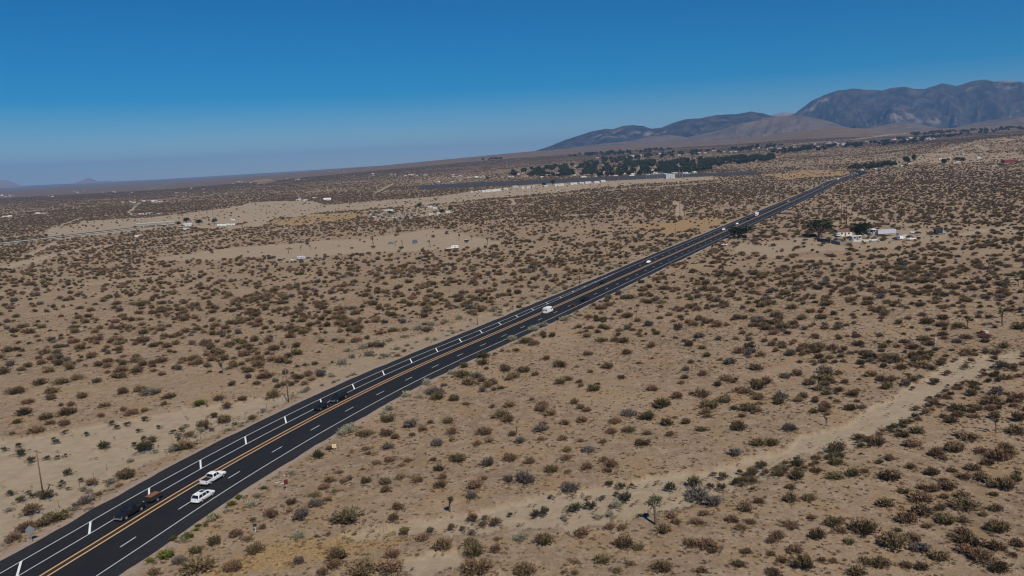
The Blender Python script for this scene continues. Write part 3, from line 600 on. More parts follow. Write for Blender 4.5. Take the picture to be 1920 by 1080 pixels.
for i in range(len(PL)):
    k = PK[i]
    if not single[i]: rest[k].append(i); continue
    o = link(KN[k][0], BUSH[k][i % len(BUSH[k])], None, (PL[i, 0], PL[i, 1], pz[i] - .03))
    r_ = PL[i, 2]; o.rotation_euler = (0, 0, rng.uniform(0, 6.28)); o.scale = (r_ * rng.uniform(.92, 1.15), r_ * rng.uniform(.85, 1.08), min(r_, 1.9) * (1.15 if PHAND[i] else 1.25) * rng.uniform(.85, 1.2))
    size = 'large' if r_ > 2.0 else 'medium' if r_ > 1.1 else 'small'
    zn = next(z for f, z in ZONE if f(PL[i, 0], PL[i, 1], ppx[i], ppy[i], pro[i]))
    if i == big: tag(o, 'biggest round olive-brown bush in the foreground, beside the straw-coloured grass', 'bush')
    elif i in near_of: tag(o, f'{size} {KN[k][1]} nearest to {near_of[i]}', 'bush')
    else:
        far_ = ' far off' if pd[i] > 260 else ' close up' if pd[i] < 150 else ''
        cl_ = ('far left', 'left', 'centre-left', 'centre', 'centre-right', 'right', 'far right')[int(np.clip(ppx[i] / 1920 * 7, 0, 6))]
        lb = f'{size} {KN[k][1]} {zn}, {cl_}{far_}'; tag(o, lb, 'bush', lb.replace('bush', 'bushes'))

def scatter(name, meshes, X, Y, Z, rad_, hfac, label, cat, cap=1.9):
    """one object of uncountable plants: points with a template instanced on each"""
    n = len(X); me = bpy.data.meshes.new(name); me.vertices.add(n); me.vertices.foreach_set('co', np.stack([X, Y, Z], -1).astype(np.float32).ravel())
    a = me.attributes.new('rad', 'FLOAT_VECTOR', 'POINT'); a.data.foreach_set('vector', np.stack([rad_, rad_ * rng.uniform(.8, 1.1, n), np.minimum(rad_, cap) * hfac], -1).astype(np.float32).ravel())
    a = me.attributes.new('rot', 'FLOAT_VECTOR', 'POINT'); a.data.foreach_set('vector', np.stack([np.zeros(n), np.zeros(n), rng.uniform(0, 6.28, n)], -1).astype(np.float32).ravel())
    a = me.attributes.new('pick', 'INT', 'POINT'); a.data.foreach_set('value', rng.integers(0, len(meshes), n).astype(np.int32))
    o = link(name, me); tag(o, label, cat, None, 'stuff')
    cl = bpy.data.collections.new(name + '_templates')
    for i, t in enumerate(meshes): cl.objects.link(bpy.data.objects.new(f'{name}_template_{i}', t))
    g = bpy.data.node_groups.new(name, 'GeometryNodeTree'); g.is_modifier = True
    g.interface.new_socket('Geometry', in_out='INPUT', socket_type='NodeSocketGeometry'); g.interface.new_socket('Geometry', in_out='OUTPUT', socket_type='NodeSocketGeometry')
    gi = g.nodes.new('NodeGroupInput'); go = g.nodes.new('NodeGroupOutput'); ip = g.nodes.new('GeometryNodeInstanceOnPoints')
    ci = g.nodes.new('GeometryNodeCollectionInfo'); ci.inputs[0].default_value = cl; ci.inputs['Separate Children'].default_value = True; ci.inputs['Reset Children'].default_value = True
    def na(nm, dt):
        q = g.nodes.new('GeometryNodeInputNamedAttribute'); q.data_type = dt; q.inputs[0].default_value = nm; return q.outputs[0]
    ip.inputs['Pick Instance'].default_value = True
    g.links.new(gi.outputs[0], ip.inputs['Points']); g.links.new(ci.outputs[0], ip.inputs['Instance']); g.links.new(na('pick', 'INT'), ip.inputs['Instance Index'])
    er = g.nodes.new('FunctionNodeEulerToRotation'); g.links.new(na('rot', 'FLOAT_VECTOR'), er.inputs[0]); g.links.new(er.outputs[0], ip.inputs['Rotation'])
    g.links.new(na('rad', 'FLOAT_VECTOR'), ip.inputs['Scale']); g.links.new(ip.outputs[0], go.inputs[0])
    o.modifiers.new('scatter', 'NODES').node_group = g
    return o
LBL = {'c': 'dark creosote scrub spread over the plain out to the horizon', 'b': 'reddish-brown dry scrub spread over the plain out to the horizon', 'g': 'grey scrub spread over the plain out to the horizon'}
for q, k in enumerate('cbg'):
    r_ = np.array(rest[k], int); fs = farsel & (kind == q)
    nx, ny, nr = PL[r_, 0], PL[r_, 1], PL[r_, 2]
    scatter(KN[k][0].replace('bush', 'scrub'), BUSH[k] , nx, ny, pz[r_] - .03, nr, 1.25, LBL[k].replace('out to the horizon', 'in the middle distance'), 'scrub')
    scatter('distant_' + KN[k][0].replace('bush', 'scrub'), FAR[k], sx[fs], sy[fs], hz(sx[fs], sy[fs]), rad[fs] * .88, 1.2, LBL[k], 'scrub')
# litter of small tufts between the shrubs
tx, ty = sow(85, 420, .5, 36.5)
s_, g_, gr_, r_ = cover(tx, ty); k = ((r_ < ROAD_R - 1.2) | (r_ > ROAD_L + 1.2)) & ((s_ < .2) | (rng.uniform(size=len(tx)) < .12)) & (rng.uniform(size=len(tx)) < np.clip(fbm(tx / 22, ty / 22, 91, 3) * 2.2 - .45, .1, 1)) & ((r_ < 0) | (rng.uniform(size=len(tx)) < .4))
tx, ty = tx[k], ty[k]
hx = []; hy = []
for i in np.where(pd < 480)[0]:                     # skirts of dead twigs round the shrubs
    n = int(4 + 5 * PL[i, 2]); a = rng.uniform(0, 6.28, n); q = PL[i, 2] * rng.uniform(.7, 1.6, n); hx += list(PL[i, 0] + q * np.cos(a)); hy += list(PL[i, 1] + q * np.sin(a))
hx = np.array(hx); hy = np.array(hy); q = road_off(hx, hy); q = (q < ROAD_R - .6) | (q > ROAD_L + .6); tx = np.r_[tx, hx[q]]; ty = np.r_[ty, hy[q]]
scatter('twig_litter', TUFT, tx, ty, ground_z(tx, ty) - .02, rng.uniform(.14, .5, len(tx)), .8, 'small dead tufts and twigs littering the sand', 'dry tufts')
tx, ty = sow(85, 330, .5, 36.5); _, g_, _, r_ = cover(tx, ty); k = (g_ > .4) | ((rng.uniform(size=len(tx)) < .05) & (np.abs(r_ - 5) > 14) & (r_ < 0)); tx, ty = tx[k], ty[k]
scatter('straw_grass', STRAW, tx, ty, ground_z(tx, ty), rng.uniform(.25, .6, len(tx)), .8, 'straw-coloured dry grass in patches on the sand', 'dry grass')

# ------------------------------------------------------------------ Joshua trees and broadleaf trees
def tube(V, F, p0, p1, r0, r1, n=6):
    b0 = len(V); a = (Vector(p1) - Vector(p0)).normalized(); u = a.orthogonal().normalized(); v = a.cross(u)
    for p, r_ in ((p0, r0), (p1, r1)):
        for k in range(n):
            t = 2 * math.pi * k / n; V.append(tuple(Vector(p) + (u * math.cos(t) + v * math.sin(t)) * r_))
    for k in range(n): F.append((b0 + k, b0 + (k + 1) % n, b0 + n + (k + 1) % n, b0 + n + k))
def joshua(seed, branches, lo=.4, hi=.7):
    rs = random.Random(seed); V = []; F = []; tips = []
    def grow(p, dr, L, r_, dep):
        q = Vector(p) + Vector(dr) * L; tube(V, F, p, q, r_, r_ * .8)
        if dep == 0: tips.append((q, Vector(dr))); return
        for k in range(rs.choice((2, 2, 3))):
            a = rs.uniform(0, 6.28); nd_ = (Vector(dr) * .55 + Vector((math.cos(a), math.sin(a), rs.uniform(.1, .7))) * .75).normalized(); grow(q, nd_, L * rs.uniform(lo, hi), r_ * .78, dep - 1)
    grow(Vector((0, 0, -.1)), Vector((rs.uniform(-.08, .08), rs.uniform(-.08, .08), 1)).normalized(), .52, .042, branches)
    LV = []
    for q, dr in tips:
        n = 70; d_ = rng.normal(size=(n, 3)) + np.array(dr) * .9; d_ /= np.linalg.norm(d_, axis=1)[:, None]
        base = np.array(q) - np.array(dr) * rng.uniform(0, .13, n)[:, None]; w_ = rng.normal(size=(n, 3)) * .012
        LV.append(np.stack([base - w_, base + w_, base + d_ * .12], 1).reshape(-1, 3))
    LV = np.concatenate(LV); top = max(LV[:, 2].max(), .3)
    V = np.array(V) / top; LV = LV / top
    return mesh_np('trunk', V, F, [M['bark']]), mesh_np('crown', LV, np.arange(len(LV)).reshape(-1, 3), [MB_['j']], {'tint': rng.uniform(0, 1, len(LV))})
JT = [joshua(i, b_) for i, b_ in enumerate((2, 2, 1, 3, 2))] + [joshua(8, 2, .24, .36)]
def joshua_tree(px_, py_, hpx, v, label, group=None):
    p = at(px_, py_); h = hpx * mpx(p); t = empty('joshua_tree', (p[0], p[1], float(ground_z(p[0], p[1]))), rng.uniform(0, 6)); t.scale = (h * .95, h * .95, h)
    link('trunk', JT[v][0], t); link('crown', JT[v][1], t); tag(t, label, 'tree', group or 'Joshua trees in the scrub'); return t
joshua_tree(1231, 985, 58, 5, 'tall thin-trunked Joshua tree with small round head just below the sand wash')
joshua_tree(844, 962, 38, 3, 'dark forked Joshua tree at the left end of the sand wash')
joshua_tree(1533, 733, 32, 5, 'lone slim Joshua tree above the bend of the sand wash')
joshua_tree(1549, 798, 20, 2, 'small Joshua tree on the upper bank of the sand wash')
joshua_tree(1868, 813, 30, 4, 'Joshua tree on the lower bank of the sand wash near the right edge')
joshua_tree(418, 702, 22, 3, 'spiky Joshua tree alone on the plain left of the highway')
joshua_tree(1880, 611, 34, 4, 'branching Joshua tree beyond the maroon shelter at right')
joshua_tree(1814, 614, 22, 3, 'bushy Joshua tree left of the maroon shelter')
joshua_tree(1688, 577, 16, 1, 'Joshua tree in the scrub, second row behind the black car')
joshua_tree(1527, 604, 14, 2, 'short Joshua tree between the black car and the sand wash')
for px_, py_, h, v in [(1535, 506, 18), (1611, 520, 17), (1670, 533, 14), (1685, 490, 14), (1855, 506, 22), (1868, 528, 12), (1744, 548, 14), (1843, 547, 16), (1909, 538, 14), (1235, 584, 14), (1360, 515, 14), (1800, 452, 10)] and [(a, b_, c_, i % 5) for i, (a, b_, c_) in enumerate([(1535, 506, 18), (1611, 520, 17), (1670, 533, 14), (1685, 490, 14), (1855, 506, 22), (1868, 528, 12), (1744, 548, 14), (1843, 547, 16), (1909, 538, 14), (1235, 584, 14), (1360, 515, 14), (1800, 452, 10)])]:
    joshua_tree(px_, py_, h, v, 'Joshua tree in the scrub between the homestead and the sand wash', 'Joshua trees below the homestead')
for i, (px_, py_, h) in enumerate([(700, 462, 16), (741, 461, 9), (807, 463, 14), (861, 450, 12), (884, 450, 9), (914, 459, 15), (541, 476, 12), (755, 460, 9), (793, 471, 8), (564, 470, 10), (583, 468, 9), (1178, 455, 12), (1195, 448, 12), (605, 567, 10), (580, 536, 10)]):
    joshua_tree(px_, py_, h, i % 5, 'Joshua tree in or beside the sandy clearing left of the highway', 'Joshua trees round the left clearing')

def tree_mesh(n, seed):
    V = []; F = []; rs = random.Random(seed); tube(V, F, (0, 0, -.02), (.02, 0, .3), .045, .03)
    cl = []
    for k in range(11):
        a = rs.uniform(0, 6.28); r_ = rs.uniform(.05, .4); z = rs.uniform(.38, .82); c_ = (r_ * math.cos(a), r_ * math.sin(a), z); cl.append((*c_, rs.uniform(.14, .24))); tube(V, F, (.02, 0, .28), c_, .022, .008, 4)
    cl = np.array(cl); ix = rng.integers(0, len(cl), n); q = rng.normal(size=(n, 3)); q /= np.linalg.norm(q, axis=1)[:, None]; q *= rng.uniform(.3, 1, n)[:, None] ** .4
    P = cl[ix, :3] + q * cl[ix, 3:4]; LV = leaf_tris(P, q + .4 * rng.normal(size=(n, 3)), .06)
    return mesh_np('trunk', V, F, [M['bark']]), mesh_np('crown', LV, np.arange(len(LV)).reshape(-1, 3), [MB_['t']], {'tint': np.repeat(rng.uniform(0, 1, n), 3)})
TT = [tree_mesh(900, i) for i in range(4)]
def tree(px_, py_, hpx, wpx, label, v=0, group=None):
    p = at(px_, py_); k = mpx(p); t = empty('shade_tree', p, rng.uniform(0, 6)); t.scale = (wpx * k * .95, wpx * k * .95, hpx * k)
    link('trunk', TT[v][0], t); link('crown', TT[v][1], t); return tag(t, label, 'tree', group)
tree(1537, 444, 30, 40, 'round dark green tree at the left end of the homestead', 0)
tree(1611, 446, 27, 40, 'dark green tree behind the block wall of the homestead', 1)
tree(1390, 446, 22, 40, 'dark spreading tree overhanging the right edge of the highway', 2)
for i, (a, b_, h, w_) in enumerate([(350, 419, 10, 12), (373, 421, 9, 14), (402, 419, 9, 12), (335, 422, 6, 10)]): tree(a, b_, h, w_, 'dark tree beside the white house of the far left ranch', i, 'trees of the far left ranch')
for i, (a, b_, h, w_) in enumerate([(787, 390, 9, 11), (829, 401, 9, 14), (845, 396, 8, 11), (731, 402, 7, 9)]): tree(a, b_, h, w_, 'dark tree in the far salvage yard', i, 'trees of the salvage yard')
for i, (a, b_, h, w_) in enumerate([(1020, 350, 7, 8), (1036, 347, 10, 10), (915, 337, 7, 9), (1770, 308, 9, 14), (1795, 304, 8, 10), (1806, 304, 8, 9), (1702, 308, 12, 13), (1713, 302, 11, 10), (1698, 304, 10, 9)]): tree(a, b_, h, w_, 'dark tree beside the far sheds and farm buildings', i % 4, 'trees by the far buildings')
# tree belts of the far town: one mass
def belt(poly, n):
    a = np.array(poly); r_ = []
    while len(r_) < n:
        x = rng.uniform(a[:, 0].min(), a[:, 0].max(), n * 3); y = rng.uniform(a[:, 1].min(), a[:, 1].max(), n * 3); k = inpoly(x, y, poly) & (fbm(x / 9, y / 3.5, 12, 2) + rng.uniform(-.12, .12, len(x)) > .5); r_ += list(zip(x[k], y[k]))
    return [at(*q) for q in r_[:n]]
tw = []
for poly, n in [([(930, 330), (1000, 318), (1100, 309), (1200, 305), (1300, 300), (1345, 303), (1340, 318), (1300, 325), (1150, 331), (1000, 333)], 520), ([(1310, 303), (1380, 297), (1450, 294), (1452, 301), (1380, 308), (1310, 315)], 230), ([(1080, 304), (1200, 292), (1330, 283), (1460, 271), (1470, 276), (1330, 291), (1200, 301), (1100, 309)], 210), ([(1060, 292), (1200, 282), (1260, 279), (1260, 283), (1180, 290), (1070, 295)], 130),
                ([(1440, 282), (1600, 271), (1720, 262), (1740, 266), (1620, 277), (1450, 290)], 190), ([(1590, 317), (1640, 311), (1680, 307), (1680, 312), (1640, 318), (1595, 320)], 60), ([(1700, 252), (1920, 238), (1920, 244), (1720, 256)], 170), ([(900, 300), (940, 297), (945, 299), (905, 302)], 20), ([(1680, 262), (1800, 253), (1860, 247), (1865, 250), (1800, 257), (1690, 266)], 70)]:
    tw += belt(poly, int(n * (1.9 if n > 225 else .9)))
tw = np.array(tw); dt = np.hypot(tw[:, 0], tw[:, 1]); th = rng.uniform(8, 14, len(tw)) * np.clip(dt / 2600, .8, 1.0)
def joined_tree(i):
    a, b_ = tree_mesh(170, i); V = np.zeros(len(b_.vertices) * 3, np.float32); b_.vertices.foreach_get('co', V); V = V.reshape(-1, 3); c0 = V.reshape(-1, 3, 3).mean(1, keepdims=True)
    V = ((V.reshape(-1, 3, 3) - c0) * 2.4 + c0).reshape(-1, 3); return mesh_np('town_tree', V, np.arange(len(V)).reshape(-1, 3), [MB_['t']], {'tint': rng.uniform(0, 1, len(V))})
scatter('town_trees', [joined_tree(i) for i in range(3)], tw[:, 0], tw[:, 1], tw[:, 2], th, 1.0, 'dark belts of trees running through the far town', 'trees', 99)
# ------------------------------------------------------------------ vehicles (x forward, y left)
def wheels(t, xs, y, r_, wd, fine):
    for x in xs:
        for s in (-1, 1):
            wv = MB().cyl((x, s * y - wd / 2 * s, r_), (0, s, 0), r_, r_, wd, 12 if fine else 8).build('wheel', M['tyre'], t)
            if fine: MB().cyl((x, s * y + wd / 2 * s - .02 * s, r_), (0, s, 0), r_ * .62, r_ * .55, .035, 10).build('rim', M['rim'], wv)
def cabin(x0, x1, x2, x3, zb, zt, wb, wt):
    """greenhouse: base from x0 to x3, roof from x1 to x2"""
    return [(x0, [(wb, zb), (wb, zb + .02), (wb - .02, zb + .03)]), (x1, [(wb, zb), (wt, zt - .06), (wt - .12, zt)]), (x2, [(wb, zb), (wt, zt - .06), (wt - .12, zt)]), (x3, [(wb, zb), (wb, zb + .02), (wb - .02, zb + .03)])]
def glazing(t, x0, x1, x2, x3, zb, zt, wb, wt, pillars, fine):
    e = .012; zt2 = zt - .10; f = lambda z: wb + (wt - wb) * (z - zb) / (zt - .06 - zb) + e
    zl = zb + .06
    def lerp(a, b_, z): return a + (b_ - a) * (z - zb) / (zt - zb)
    quads = [('windshield', [(lerp(x3, x2, zl) + e * 2, -f(zl) + .1, zl), (lerp(x3, x2, zl) + e * 2, f(zl) - .1, zl), (lerp(x3, x2, zt2) + e * 2, f(zt2) - .12, zt2), (lerp(x3, x2, zt2) + e * 2, -f(zt2) + .12, zt2)]),
             ('rear_window', [(lerp(x0, x1, zl) - e * 2, f(zl) - .1, zl), (lerp(x0, x1, zl) - e * 2, -f(zl) + .1, zl), (lerp(x0, x1, zt2) - e * 2, -f(zt2) + .12, zt2), (lerp(x0, x1, zt2) - e * 2, f(zt2) - .12, zt2)])]
    ed = [x0] + pillars + [x3]
    for s in (-1, 1):
        for i in range(len(ed) - 1):
            a, b_ = ed[i], ed[i + 1]; g = .05
            lo0 = a + g + (.1 if i == 0 else 0); lo1 = b_ - g - (.16 if i == len(ed) - 2 else 0)
            hi0 = (lerp(x0, x1, zt2) + g + .06) if i == 0 else a + g; hi1 = (lerp(x3, x2, zt2) - g - .05) if i == len(ed) - 2 else b_ - g
            q = [(lo0, s * f(zl), zl), (lo1, s * f(zl), zl), (hi1, s * f(zt2), zt2), (hi0, s * f(zt2), zt2)]
            quads.append(('side_window', q if s < 0 else q[::-1]))
    if fine:
        for n, q in quads: MB().quad(*q).build(n, M['glass'], t)
    else:
        mb = MB()
        for n, q in quads: mb.quad(*q)
        mb.build('windows', M['glass'], t)
def lamps(t, xf, xr, y, zf, zr, fine):
    if not fine: return
    for s in (-1, 1):
        MB().box(xf - .05, xf + .03, s * y - .17, s * y + .17, zf - .08, zf + .08).build('headlight', M['lampw'], t)
        MB().box(xr - .03, xr + .05, s * (y + .08) - .08, s * (y + .08) + .08, zr - .18, zr + .18).build('tail_light', M['lampr'], t)
def pickup(col, fine=True, load=None):
    t = empty('pickup_truck'); c_ = M[col]; b = MB()
    b.loft([(-2.9, [(.9, .5), (.97, .6), (.97, .78), (.95, .8)]), (-.95, [(.9, .45), (1.0, .6), (1.0, .78), (.97, .8)])])
    b.loft([(-.98, [(.9, .42), (1.0, .6), (1.0, 1.1), (.95, 1.2)]), (1.05, [(.9, .42), (1.0, .6), (1.0, 1.08), (.93, 1.18)]), (1.3, [(.9, .45), (.99, .6), (.98, 1.02), (.88, 1.14)]), (2.5, [(.9, .5), (.97, .6), (.95, .98), (.8, 1.08)]), (2.85, [(.8, .5), (.88, .6), (.86, .9), (.72, .98)])])
    for s in (-1, 1): b.box(-2.85, -.99, s * .96 - .05, s * .96 + .05, .79, 1.24)
    b.box(-2.92, -2.84, -.92, .92, .62, 1.24); st = cabin(-.98, -.82, .45, 1.12, 1.18, 1.9, .94, .78); b.loft(st); b.build('body', c_, t)
    MB().box(-2.835, -1.0, -.905, .905, .805, .83).box(-2.835, -1.0, .88, .905, .83, 1.2).box(-2.835, -1.0, -.905, -.88, .83, 1.2).box(-2.835, -2.8, -.88, .88, .83, 1.18).box(-1.03, -1.0, -.88, .88, .83, 1.15).build('bed_liner', M['dark'], t)
    glazing(t, -.98, -.82, .45, 1.12, 1.18, 1.9, .94, .78, [.1], fine); wheels(t, (-1.85, 1.9), .88, .42, .26, fine); lamps(t, 2.82, -2.92, .72, .85, .98, fine)
    if fine:
        MB().box(2.78, 2.98, -.9, .9, .45, .68).build('front_bumper', M['steel'], t); MB().box(-3.05, -2.9, -.88, .88, .45, .66).build('rear_bumper', M['steel'], t)
        for s in (-1, 1): MB().box(.75, .9, s * 1.1 - .1, s * 1.1 + .1, 1.2, 1.42).build('mirror', c_, t)
        MB().box(2.86, 2.91, -.5, .5, .72, .92).build('grille', M['dark'], t)
    return t
def suv(col, fine=True):
    t = empty('suv_car'); c_ = M[col]; b = MB()
    b.loft([(-2.42, [(.78, .42), (.86, .6), (.86, .9), (.8, 1.02)]), (-2.2, [(.86, .34), (.95, .6), (.95, .95), (.9, 1.06)]), (.9, [(.88, .3), (.97, .6), (.96, .95), (.9, 1.04)]), (1.2, [(.88, .3), (.96, .6), (.94, .92), (.86, 1.02)]), (2.1, [(.84, .34), (.93, .58), (.9, .82), (.76, .92)]), (2.42, [(.68, .4), (.8, .56), (.76, .72), (.62, .8)])])
    b.loft(cabin(-2.36, -1.95, .3, 1.2, 1.03, 1.72, .9, .72)); b.build('body', c_, t)
    glazing(t, -2.36, -1.95, .3, 1.2, 1.03, 1.72, .9, .72, [-1.1, -.1], fine); wheels(t, (-1.45, 1.5), .84, .36, .23, fine); lamps(t, 2.3, -2.38, .62, .68, .9, fine)
    if fine:
        for s in (-1, 1): MB().box(-1.8, .1, s * .62 - .025, s * .62 + .025, 1.72, 1.77).build('roof_rail', M['steel'], t); MB().box(.7, .85, s * 1.02 - .09, s * 1.02 + .09, 1.05, 1.2).build('mirror', c_, t)
        MB().box(-.75, .1, -.42, .42, 1.722, 1.735).build('sunroof', M['glass'], t); MB().box(-2.5, -2.36, -.8, .8, .4, .62).build('rear_bumper', c_, t)
    return t
def sedan(col, fine=False):
    t = empty('sedan_car'); c_ = M[col]; b = MB()
    b.loft([(-2.35, [(.7, .4), (.8, .55), (.8, .82), (.7, .9)]), (-2.0, [(.84, .32), (.9, .55), (.9, .86), (.8, .96)]), (1.0, [(.84, .28), (.91, .55), (.9, .84), (.82, .94)]), (2.0, [(.8, .32), (.88, .5), (.84, .72), (.7, .8)]), (2.35, [(.62, .38), (.74, .5), (.7, .62), (.58, .7)])])
    b.loft(cabin(-1.85, -1.05, .15, 1.05, .93, 1.44, .82, .62)); b.build('body', c_, t)
    glazing(t, -1.85, -1.05, .15, 1.05, .93, 1.44, .82, .62, [-.35], fine); wheels(t, (-1.4, 1.42), .8, .33, .2, fine); lamps(t, 2.25, -2.32, .58, .6, .78, fine); return t
def van(col, fine=False, L=2.9, H=2.45):
    t = empty('cargo_van'); c_ = M[col]; b = MB()
    b.loft([(-L, [(.92, .45), (1.0, .6), (.98, H - .2), (.85, H)]), (L * .42, [(.92, .42), (1.0, .6), (.97, H - .2), (.84, H - .02)]), (L * .68, [(.92, .42), (.99, .6), (.93, 1.35), (.84, 1.4)]), (L, [(.8, .48), (.9, .6), (.84, .95), (.7, 1.02)])])
    b.build('body', c_, t)
    mb = MB(); x0, x1 = L * .43, L * .675
    mb.quad((x1 + .03, -.78, 1.44), (x1 + .03, .78, 1.44), (x0 + .05, .76, H - .16), (x0 + .05, -.76, H - .16)); mb.build('windshield', M['glass'], t)
    for s in (-1, 1):
        q = [(x0 - .65, s * 1.004, 1.4), (x0 + .25, s * .998, 1.4), (x0 - .02, s * .995, 1.95), (x0 - .65, s * .995, 1.95)]
        MB().quad(*(q if s < 0 else q[::-1])).build('side_window', M['glass'], t)
        MB().quad((-L - .012, s * .46 + .32, 1.4), (-L - .012, s * .46 - .32, 1.4), (-L - .012, s * .46 - .3, 1.95), (-L - .012, s * .46 + .3, 1.95)).build('rear_window', M['glass'], t)
    wheels(t, (-L * .6, L * .62), .88, .38, .24, fine); lamps(t, L - .05, -L, .68, .8, 1.0, fine); return t
def boxtruck(col, fine=False, L=3.6, cab=None):
    t = empty('box_truck'); b = MB().loft([(-L, [(1.15, 1.0), (1.2, 1.05), (1.2, 3.3), (1.15, 3.35)]), (L * .35, [(1.15, 1.0), (1.2, 1.05), (1.2, 3.3), (1.15, 3.35)])]); b.build('cargo_box', M[col], t)
    MB().loft([(L * .38, [(.95, .5), (1.0, .6), (.95, 2.2), (.8, 2.35)]), (L * .62, [(.95, .5), (1.0, .6), (.93, 2.1), (.8, 2.25)]), (L * .75, [(.95, .5), (1.0, .6), (.92, 1.35), (.82, 1.4)]), (L, [(.85, .5), (.92, .6), (.85, 1.05), (.7, 1.15)])]).build('cab', M[cab or col], t)
    MB().quad((L * .75 + .03, -.8, 1.44), (L * .75 + .03, .8, 1.44), (L * .63 + .04, .78, 2.15), (L * .63 + .04, -.78, 2.15)).build('windshield', M['glass'], t)
    MB().box(-L + .1, L * .9, -.5, .5, .55, .99).build('frame', M['dark'], t); wheels(t, (-L * .55, L * .68), .9, .45, .3, fine); return t
def semitrailer(col):
    t = empty('semi_trailer'); MB().box(-6.5, 6.5, -1.3, 1.3, 1.15, 3.95).build('cargo_box', M[col], t)
    MB().box(-6.3, 5.5, -.5, .5, .85, 1.14).build('frame', M['dark'], t); wheels(t, (-5.2, -3.9), 1.05, .5, .35, False)
    for s in (-1, 1): MB().box(3.6, 3.75, s * .9 - .08, s * .9 + .08, 0, .86).build('landing_leg', M['steel'], t)
    return t
def rv(col):
    t = empty('travel_trailer'); MB().loft([(-3.2, [(1.1, .6), (1.15, .7), (1.15, 2.6), (1.0, 2.8)]), (2.6, [(1.1, .6), (1.15, .7), (1.15, 2.6), (1.0, 2.8)]), (3.3, [(1.0, .8), (1.1, 1.0), (1.05, 2.0), (.9, 2.2)])]).build('body', M[col], t)
    for s in (-1, 1):
        for x in (-1.9, .4, 1.9): MB().box(x - .4, x + .4, s * 1.16 - .01, s * 1.16 + .01, 1.5, 2.1).build('window', M['glass'], t)
    MB().box(-.9, -.3, -1.18, -1.152, .75, 2.4).build('door', M['grey'], t); MB().box(3.2, 4.2, -.06, .06, .55, .66).build('hitch', M['dark'], t); wheels(t, (-.9, .0), 1.0, .35, .22, False); return t
def put(t, x, y, z=None, rz=0, label=None, cat='car', group=None):
    t.location = (x, y, float(ground_z(x, y)) if z is None else z); t.rotation_euler = (0, 0, rz); return tag(t, label, cat, group)
def drive(t, px_, py_, toward, label, cat, off=None, group=None):
    """put a vehicle in its lane"""
    p = at(px_, py_); s, o = road_s(p[0], p[1]); o = o if off is None else off
    x, y = road(np.array([s]), o); i = int(np.clip(np.searchsorted(RS, s), 1, len(RS) - 1)); a = math.atan2(_t[i][1], _t[i][0]) + (math.pi if toward else 0)
    return put(t, x[0], y[0], float(hz(x[0], y[0])) + .07, a, label, cat, group)
LR, LI, LO = -1.75, 2.2, 7.6
pw = drive(pickup('white'), 400, 902, False, 'white crew-cab pickup truck with dark bed on the inner right lane', 'pickup truck', LI)
drive(suv('white'), 391, 937, False, 'white SUV with dark windows beside the white pickup on the outer lane', 'SUV', LR)
bk = drive(pickup('black'), 243, 966, True, 'black pickup truck towing a small trailer near the bottom left', 'pickup truck', LO)
tl = empty('utility_trailer'); b = MB().box(-1.5, 1.5, -.85, .85, .5, .62)
for s in (-1, 1): b.box(-1.5, 1.5, s * .85 - .03, s * .85 + .03, .62, 1.25)
b.box(-1.53, -1.47, -.85, .85, .62, 1.25).box(1.47, 1.53, -.85, .85, .62, 1.25).build('cargo_bed', M['dark'], tl); MB().box(1.5, 2.7, -.05, .05, .45, .55).build('tow_bar', M['dark'], tl); wheels(tl, (0,), .98, .34, .2, True)
p = bk.location; a = bk.rotation_euler[2]; tl.location = (p[0] - 6.1 * math.cos(a), p[1] - 6.1 * math.sin(a), p[2]); tl.rotation_euler = (0, 0, a - .04); tag(tl, 'small black utility trailer towed behind the black pickup', 'trailer')
ld = MB().box(-1.25, 1.3, -.72, .72, 1.27, 1.33).box(-1.0, 1.0, -.6, .6, .64, 1.268).build('plywood_load', M['rust']); ld.location = tl.location; ld.rotation_euler = tl.rotation_euler; tag(ld, 'rust-brown plywood load lying on the black utility trailer', 'plywood')
drive(pickup('black'), 634, 750, True, 'black pickup truck in the left lane beyond the second utility pole', 'pickup truck', LO)
drive(sedan('black', True), 600, 766, True, 'black car close ahead of another black pickup in the left lane', 'car', LO)
drive(van('white', True, 3.0, 2.6), 1029, 587, False, 'white van in the inner lane at mid distance on the highway', 'van', LI)
drive(pickup('black', False), 1101, 564, False, 'black pickup in the outer right lane ahead of the white van', 'pickup truck', LR)
drive(sedan('black'), 1133, 531, True, 'black car coming on in the left lane opposite the white van', 'car', LO)
drive(sedan('white'), 1211, 493, True, 'white car alone in the left lane beyond the black oncoming car', 'car', LO)
drive(suv('white', False), 1367, 432, True, 'white SUV passing the roadside tree', 'SUV', LO)
drive(sedan('white'), 1386, 421, True, 'white car just beyond the tree that hides the road edge', 'car', LO)
drive(boxtruck('white'), 1427, 405, True, 'white box truck on the far stretch of highway', 'truck', LO)
drive(sedan('black'), 1414, 412, True, 'black car close ahead of the white box truck', 'car', LO)
drive(suv('silver', False), 1482, 379, True, 'silver SUV on the far straight of the highway', 'SUV', LO)
drive(suv('silver', False), 1547, 350, True, 'silver SUV behind a white truck near the road bend', 'SUV', LO)
drive(boxtruck('white'), 1578, 337, True, 'white box truck near the far bend of the highway', 'truck', LO)
for px_, py_ in ((1597, 330), (1602, 327), (1606, 324)): drive(sedan(random.choice(['white', 'silver', 'white'])), px_, py_, True, 'pale car in the queue coming out of the far bend', 'car', LO, 'cars at the far bend')

